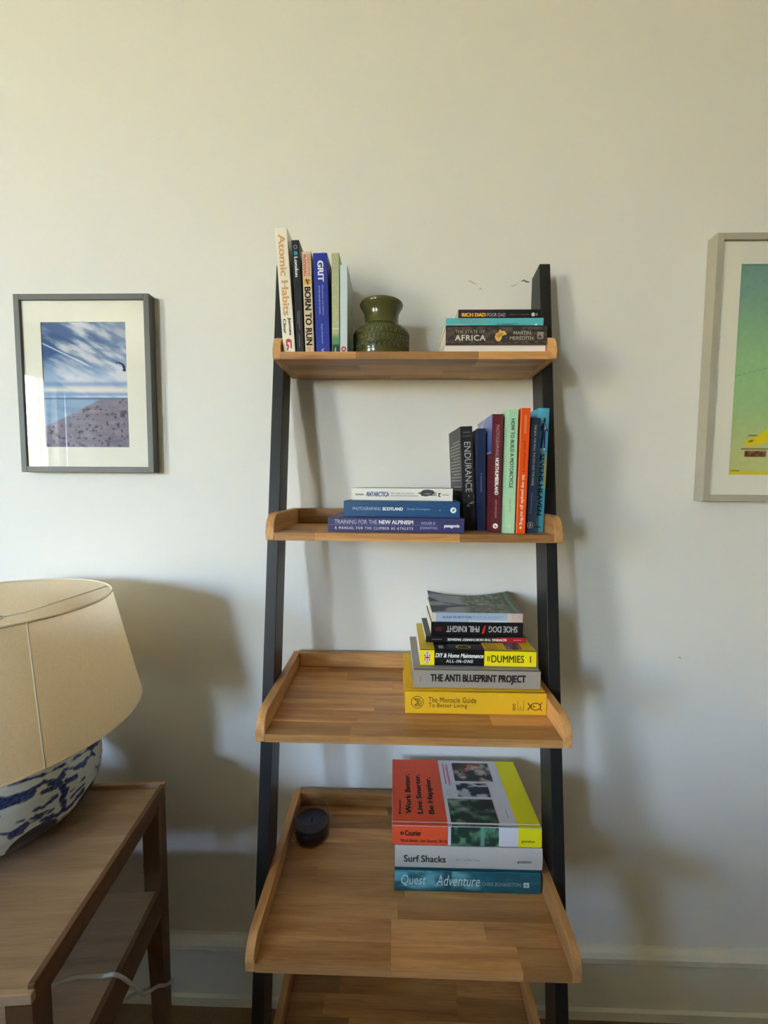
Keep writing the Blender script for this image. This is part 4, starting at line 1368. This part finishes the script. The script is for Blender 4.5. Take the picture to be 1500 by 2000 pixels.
def leg_bm(cx, cy, sx, sy):
    """square leg tapering toward the floor on its two inner faces"""
    bm = bmesh.new()
    t, q, zt = 0.034, 0.024, TZ - 0.0182
    def quad(w, z):
        return [bm.verts.new((cx + sx * a, cy + sy * c, z)) for a, c in ((0, 0), (w, 0), (w, w), (0, w))]
    A, B, C2 = quad(q, 0.0), quad(t, 0.42), quad(t, zt)
    for P, Q in ((A, B), (B, C2)):
        for i in range(4):
            bm.faces.new((P[i], P[(i + 1) % 4], Q[(i + 1) % 4], Q[i]))
    bm.faces.new(A[::-1])
    bm.faces.new(C2)
    bmesh.ops.recalc_face_normals(bm, faces=bm.faces)
    return bm


for cx, sx in ((-0.002, -1), (-TL + 0.002, 1)):
    for cy, sy in ((-0.002, -1), (-TD + 0.003, 1)):
        obj('leg', leg_bm(cx, cy, sx, sy), M_TBLZ, tb)
obj('lower_shelf', box_bm(-TL + 0.012, -0.012, -TD + 0.0375, -0.0365, 0.478, 0.494, bevel=0.001), M_TBLX, tb)
for x in (-0.0118, -TL + 0.0018):
    obj('lower_rail', box_bm(x, x + 0.010, -TD + 0.0375, -0.0365, 0.432, 0.496, bevel=0.001), M_TBLY, tb)

# ------------------------------------------------------------------ table lamp
LX, LY, LZ0 = -0.541, -0.262, TZ + 0.0004
lamp = thing('table_lamp', 'table lamp with blue and white porcelain base and wide beige linen shade', 'lamp', (LX, LY, LZ0))
bprof = [(0.0, 0.078), (0.0096, 0.079), (0.0098, 0.116), (0.013, 0.124), (0.03, 0.147), (0.046, 0.160), (0.065, 0.168), (0.09, 0.171), (0.115, 0.170), (0.14, 0.166), (0.17, 0.158), (0.2, 0.140), (0.225, 0.10), (0.235, 0.05), (0.236, 0.02)]
STROKES = [(0.00255, [(-43.7, 0.1604), (-29.7, 0.1521), (-16.1, 0.1463), (-2.0, 0.1429), (10.1, 0.1362)]), (0.01275, [(-49.4, 0.1407), (-44.1, 0.135), (-38.7, 0.1323), (-34.1, 0.1315), (-31.1, 0.1304)]), (0.00255, [(-31.0, 0.1321), (-26.6, 0.1356), (-23.9, 0.1378), (-20.2, 0.129)]), (0.00765, [(-20.7, 0.1291), (-16.8, 0.1259), (-13.4, 0.1298)]), (0.0085, [(-16.2, 0.1201), (-12.8, 0.0983), (-14.9, 0.0882), (-13.6, 0.0699), (-16.3, 0.0606)]), (0.00595, [(-16.3, 0.0606), (-22.5, 0.0676), (-26.5, 0.0718)]), (0.00255, [(-14.0, 0.13), (-12.7, 0.137), (-8.7, 0.134), (-3.6, 0.1257)]), (0.0068, [(-4.8, 0.1261), (1.7, 0.1211), (5.7, 0.1255)]), (0.0068, [(-24.6, 0.121), (-20.6, 0.1187), (-17.9, 0.116)]), (0.00595, [(-11.6, 0.1165), (-4.7, 0.1077)]), (0.0051, [(-29.4, 0.0995), (-25.2, 0.0963), (-18.3, 0.1005)]), (0.0017, [(-29.1, 0.0886), (-19.8, 0.0794)]), (0.00255, [(-9.6, 0.0904), (1.7, 0.0938)]), (0.00255, [(-8.7, 0.0778), (0.9, 0.0831)]), (0.00765, [(-11.2, 0.0586), (-6.2, 0.0628), (0.4, 0.0705)]), (0.0102, [(-39.6, 0.074), (-36.2, 0.0745), (-34.4, 0.0785)]), (0.0017, [(-46.9, 0.0904), (-40.7, 0.0782)]), (0.00255, [(-37.4, 0.0927), (-35.0, 0.0914)]), (0.0051, [(-25.2, 0.0697), (-17.9, 0.0613), (-6.8, 0.0588)]), (0.00136, [(-36.2, 0.0795), (-25.3, 0.0779)]), (0.00136, [(-40.8, 0.0666), (-22.9, 0.0493), (-9.3, 0.0431)]), (0.0017, [(-31.5, 0.086), (-21.2, 0.0775)]), (0.0034, [(-52.7, 0.1228), (-48.5, 0.125), (-45.5, 0.1125)])]
pz = np.array([p[0] for p in bprof])
pr = np.array([p[1] for p in bprof])
nth, nzz = 600, 130
zs = np.concatenate([np.linspace(0, 0.19, nzz), np.array([0.2, 0.212, 0.225, 0.231, 0.235, 0.236])])
# smooth the profile a little
zf = np.linspace(0, 0.236, 400)
rf = np.interp(zf, pz, pr)
rf = np.convolve(np.pad(rf, 1, mode='edge'), np.ones(3) / 3, mode='valid')
rr = np.interp(zs, zf, rf)
th = np.linspace(-PI, PI, nth, endpoint=False)
TH, ZS = np.meshgrid(th, zs)
RR = np.repeat(rr[:, None], nth, 1)
PX, PY = RR * np.cos(TH), RR * np.sin(TH)
Pv = np.stack([PX, PY, ZS], -1).reshape(-1, 3)
d_best = np.full(len(Pv), 9.0)
# the landscape is repeated round the bowl
for rep in range(0, 360, 60):
    for w, pts in STROKES:
        Q = np.array([(np.interp(z, zf, rf) * math.cos(math.radians(t + rep)), np.interp(z, zf, rf) * math.sin(math.radians(t + rep)), z) for t, z in pts])
        for a, c in zip(Q[:-1], Q[1:]):
            ac = c - a
            t = np.clip(((Pv - a) @ ac) / (ac @ ac), 0, 1)
            d = np.linalg.norm(Pv - (a + t[:, None] * ac), axis=1)
            d_best = np.minimum(d_best, d - w * 0.66)
nz_ = fbm((TH.ravel() / PI + 1) * 5, ZS.ravel() * 40, (9, 5), 401, 3)
blue = 1 - ss(-0.0012, 0.0016, d_best + (nz_ - 0.5) * 0.008)
scal = np.abs(((TH.ravel() / (2 * PI) * 9 + 0.22) % 1.0) - 0.5)
scal_z = 0.032 + 0.034 * np.sqrt(np.clip(1 - (scal / 0.36) ** 2, 0, 1))
foot = 1 - ss(-0.001, 0.0015, ZS.ravel() - scal_z)
cbase = np.array((214, 222, 220.0))[None, :] * np.ones((len(Pv), 1))
tone = fbm((TH.ravel() / PI + 1) * 5, ZS.ravel() * 40, (30, 16), 405, 3)
cblue = np.array((34, 44, 96.0)) * (1 - ss(0.35, 0.75, tone))[:, None] + np.array((74, 96, 150.0)) * ss(0.35, 0.75, tone)[:, None]
cc = cbase * (1 - blue[:, None]) + cblue * blue[:, None]
cc = cc * (1 - foot[:, None]) + np.array((28, 34, 66.0)) * foot[:, None]
rows = len(zs)
faces = [(j * nth + i, j * nth + (i + 1) % nth, (j + 1) * nth + (i + 1) % nth, (j + 1) * nth + i) for j in range(rows - 1) for i in range(nth)]
M_PORC = attr_mat('painted_porcelain', rough=0.18, spec=0.5, coat=0.3)
base = from_data('porcelain_base', [tuple(p) for p in Pv.tolist()], faces, M_PORC, lamp, smooth=True)
at = base.data.color_attributes.new('print', 'FLOAT_COLOR', 'POINT')
buf = np.ones((len(Pv), 4), dtype=np.float32)
buf[:, :3] = tolin(cc)
at.data.foreach_set('color', buf.ravel())
obj('base_plate', lathe_bm([(0, 0.0), (0.074, 0.0), (0.076, 0.002), (0, 0.003)], 48), mat('dark_foot', rgb(40, 40, 52), rough=0.4), lamp)

# linen shade
m = bpy.data.materials.new('linen_shade')
m.use_nodes = True
nt = m.node_tree
nt.nodes.clear()
o_ = nt.nodes.new('ShaderNodeOutputMaterial')
dif = nt.nodes.new('ShaderNodeBsdfDiffuse')
tra = nt.nodes.new('ShaderNodeBsdfTranslucent')
mix_ = nt.nodes.new('ShaderNodeMixShader')
mix_.inputs[0].default_value = 0.64
tc = nt.nodes.new('ShaderNodeTexCoord')
cols = nt.nodes.new('ShaderNodeValToRGB')
cols.color_ramp.elements[0].position = 0.3
cols.color_ramp.elements[0].color = rgb(240, 214, 176)
cols.color_ramp.elements[1].position = 0.72
cols.color_ramp.elements[1].color = rgb(254, 236, 206)
sep = nt.nodes.new('ShaderNodeSeparateXYZ')
atn = nt.nodes.new('ShaderNodeMath')
atn.operation = 'ARCTAN2'
com = nt.nodes.new('ShaderNodeCombineXYZ')
nt.links.new(tc.outputs['Object'], sep.inputs[0])
nt.links.new(sep.outputs['Y'], atn.inputs[0])
nt.links.new(sep.outputs['X'], atn.inputs[1])
nt.links.new(atn.outputs[0], com.inputs[0])
nt.links.new(sep.outputs['Z'], com.inputs[1])
fac = []
for sc_ in ((260, 60, 1), (28, 700, 1)):
    mp = nt.nodes.new('ShaderNodeMapping')
    mp.inputs['Scale'].default_value = sc_
    nn = nt.nodes.new('ShaderNodeTexNoise')
    nn.inputs['Scale'].default_value = 1.0
    nn.inputs['Detail'].default_value = 3
    nt.links.new(com.outputs[0], mp.inputs[0])
    nt.links.new(mp.outputs[0], nn.inputs['Vector'])
    fac.append(nn)
av = nt.nodes.new('ShaderNodeMath')
av.operation = 'ADD'
nt.links.new(fac[0].outputs['Fac'], av.inputs[0])
nt.links.new(fac[1].outputs['Fac'], av.inputs[1])
hv = nt.nodes.new('ShaderNodeMath')
hv.operation = 'MULTIPLY'
hv.inputs[1].default_value = 0.5
nt.links.new(av.outputs[0], hv.inputs[0])
nt.links.new(hv.outputs[0], cols.inputs[0])
nt.links.new(cols.outputs[0], dif.inputs['Color'])
nt.links.new(cols.outputs[0], tra.inputs['Color'])
bp = nt.nodes.new('ShaderNodeBump')
bp.inputs['Strength'].default_value = 0.35
bp.inputs['Distance'].default_value = 0.0015
nt.links.new(hv.outputs[0], bp.inputs['Height'])
nt.links.new(bp.outputs[0], dif.inputs['Normal'])
nt.links.new(dif.outputs[0], mix_.inputs[1])
nt.links.new(tra.outputs[0], mix_.inputs[2])
nt.links.new(mix_.outputs[0], o_.inputs[0])
M_LINEN = m
ST, RT, SB, RB = 1.148 - LZ0, 0.1995, 0.917 - LZ0, 0.248
shade = obj('shade', lathe_bm([(RB, SB), (RB * 0.5 + RT * 0.5, (SB + ST) / 2), (RT, ST)], 96), M_LINEN, lamp, smooth=True)
M_TAPE = mat('shade_tape', rgb(236, 222, 192), rough=0.9)
for r_, z_ in ((RT, ST), (RB, SB)):
    obj('shade_trim', tube_bm([((r_ - 0.0006) * math.cos(2 * PI * i / 96), (r_ - 0.0006) * math.sin(2 * PI * i / 96), z_) for i in range(96)], 0.0022, 8, closed=True), M_TAPE, shade, smooth=True)
for ang in (-31.5, 148.5):
    a = math.radians(ang)
    obj('shade_seam', tube_bm([((RB + 0.0006) * math.cos(a), (RB + 0.0006) * math.sin(a), SB), ((RT + 0.0006) * math.cos(a), (RT + 0.0006) * math.sin(a), ST)], 0.0014, 6), M_TAPE, shade, smooth=True)
M_WIRE = mat('cream_wire', rgb(222, 216, 200), rough=0.4, spec=0.5)
zr = ST - 0.032
obj('shade_ring', tube_bm([(0.022 * math.cos(2 * PI * i / 24), 0.022 * math.sin(2 * PI * i / 24), zr) for i in range(24)], 0.0016, 6, closed=True), M_WIRE, lamp, smooth=True)
for ang in (48, 168, 288):
    a = math.radians(ang)
    obj('shade_wire', tube_bm([(0.022 * math.cos(a), 0.022 * math.sin(a), zr), (0.06 * math.cos(a), 0.06 * math.sin(a), zr + 0.003), ((RT - 0.002) * math.cos(a), (RT - 0.002) * math.sin(a), ST - 0.001)], 0.0014, 6), M_WIRE, lamp, smooth=True)
obj('lamp_holder', lathe_bm([(0.0, 0.236), (0.020, 0.236), (0.020, 0.262), (0.016, 0.266), (0.016, zr + 0.004), (0.0, zr + 0.004)], 24), mat('brass_fitting', rgb(150, 120, 70), rough=0.3, spec=0.6), lamp, smooth=True)

# ------------------------------------------------------------------ white cable looped round the table's back leg
M_CABLE = mat('white_cable', rgb(206, 204, 196), rough=0.5, spec=0.4)
pts = smooth_path([(-0.40, -0.43, 0.60), (-0.33, -0.4158, 0.5686), (-0.31, -0.372, 0.528), (-0.285, -0.348, 0.5010), (-0.262, -0.3456, 0.5015), (-0.2500, -0.335, 0.478),
                   (-0.2495, -0.3103, 0.430), (-0.2515, -0.2807, 0.378), (-0.2580, -0.2267, 0.325), (-0.2655, -0.180, 0.268), (-0.2665, -0.152, 0.248), (-0.285, -0.1380, 0.232),
                   (-0.316, -0.150, 0.224), (-0.335, -0.228, 0.288), (-0.365, -0.290, 0.270), (-0.40, -0.31, 0.12), (-0.43, -0.30, 0.0042)], 8)
cb = obj('power_cable', tube_bm(pts, 0.0032, 8), M_CABLE, smooth=True)
cb['label'] = 'white electric cable sagging beside the console table leg'
cb['category'] = 'cable'

# ------------------------------------------------------------------ sofa added out of view to shade the lower wall, its back to the bookcase
M_SOFA = mat('grey_sofa_cloth', rgb(84, 84, 82), rough=0.95, spec=0.1, noise=0.12, nscale=220, bump=0.3, bscale=500)
M_SOFAL = mat('sofa_leg_wood', rgb(70, 48, 30), rough=0.5, noise=0.1)
sofa = thing('sofa', 'dark grey cloth sofa added out of view to shade the lower wall', 'sofa', (-0.97, -1.78, 0.0))
sofa.rotation_euler = (0, 0, -PI / 2)
obj('sofa_base', box_bm(-0.40, 0.40, -1.30, 1.30, 0.14, 0.30, bevel=0.015), M_SOFA, sofa)
obj('sofa_back', box_bm(-0.42, -0.22, -1.32, 1.32, 0.301, 0.93, bevel=0.04), M_SOFA, sofa)
for sy in (-1, 1):
    y0, y1 = sorted((sy * 1.10, sy * 1.30))
    obj('sofa_arm', box_bm(-0.215, 0.40, y0, y1, 0.301, 0.62, bevel=0.04), M_SOFA, sofa)
    y0, y1 = sorted((sy * 0.003, sy * 1.095))
    obj('seat_cushion', box_bm(-0.215, 0.41, y0, y1, 0.302, 0.45, bevel=0.03), M_SOFA, sofa)
    obj('back_cushion', box_bm(-0.215, -0.05, y0, y1, 0.452, 0.85, bevel=0.04), M_SOFA, sofa)
    for x in (-0.34, 0.34):
        obj('sofa_leg', box_bm(x - 0.02, x + 0.02, sy * 1.20 - 0.02, sy * 1.20 + 0.02, 0.0, 0.139, bevel=0.003), M_SOFAL, sofa)
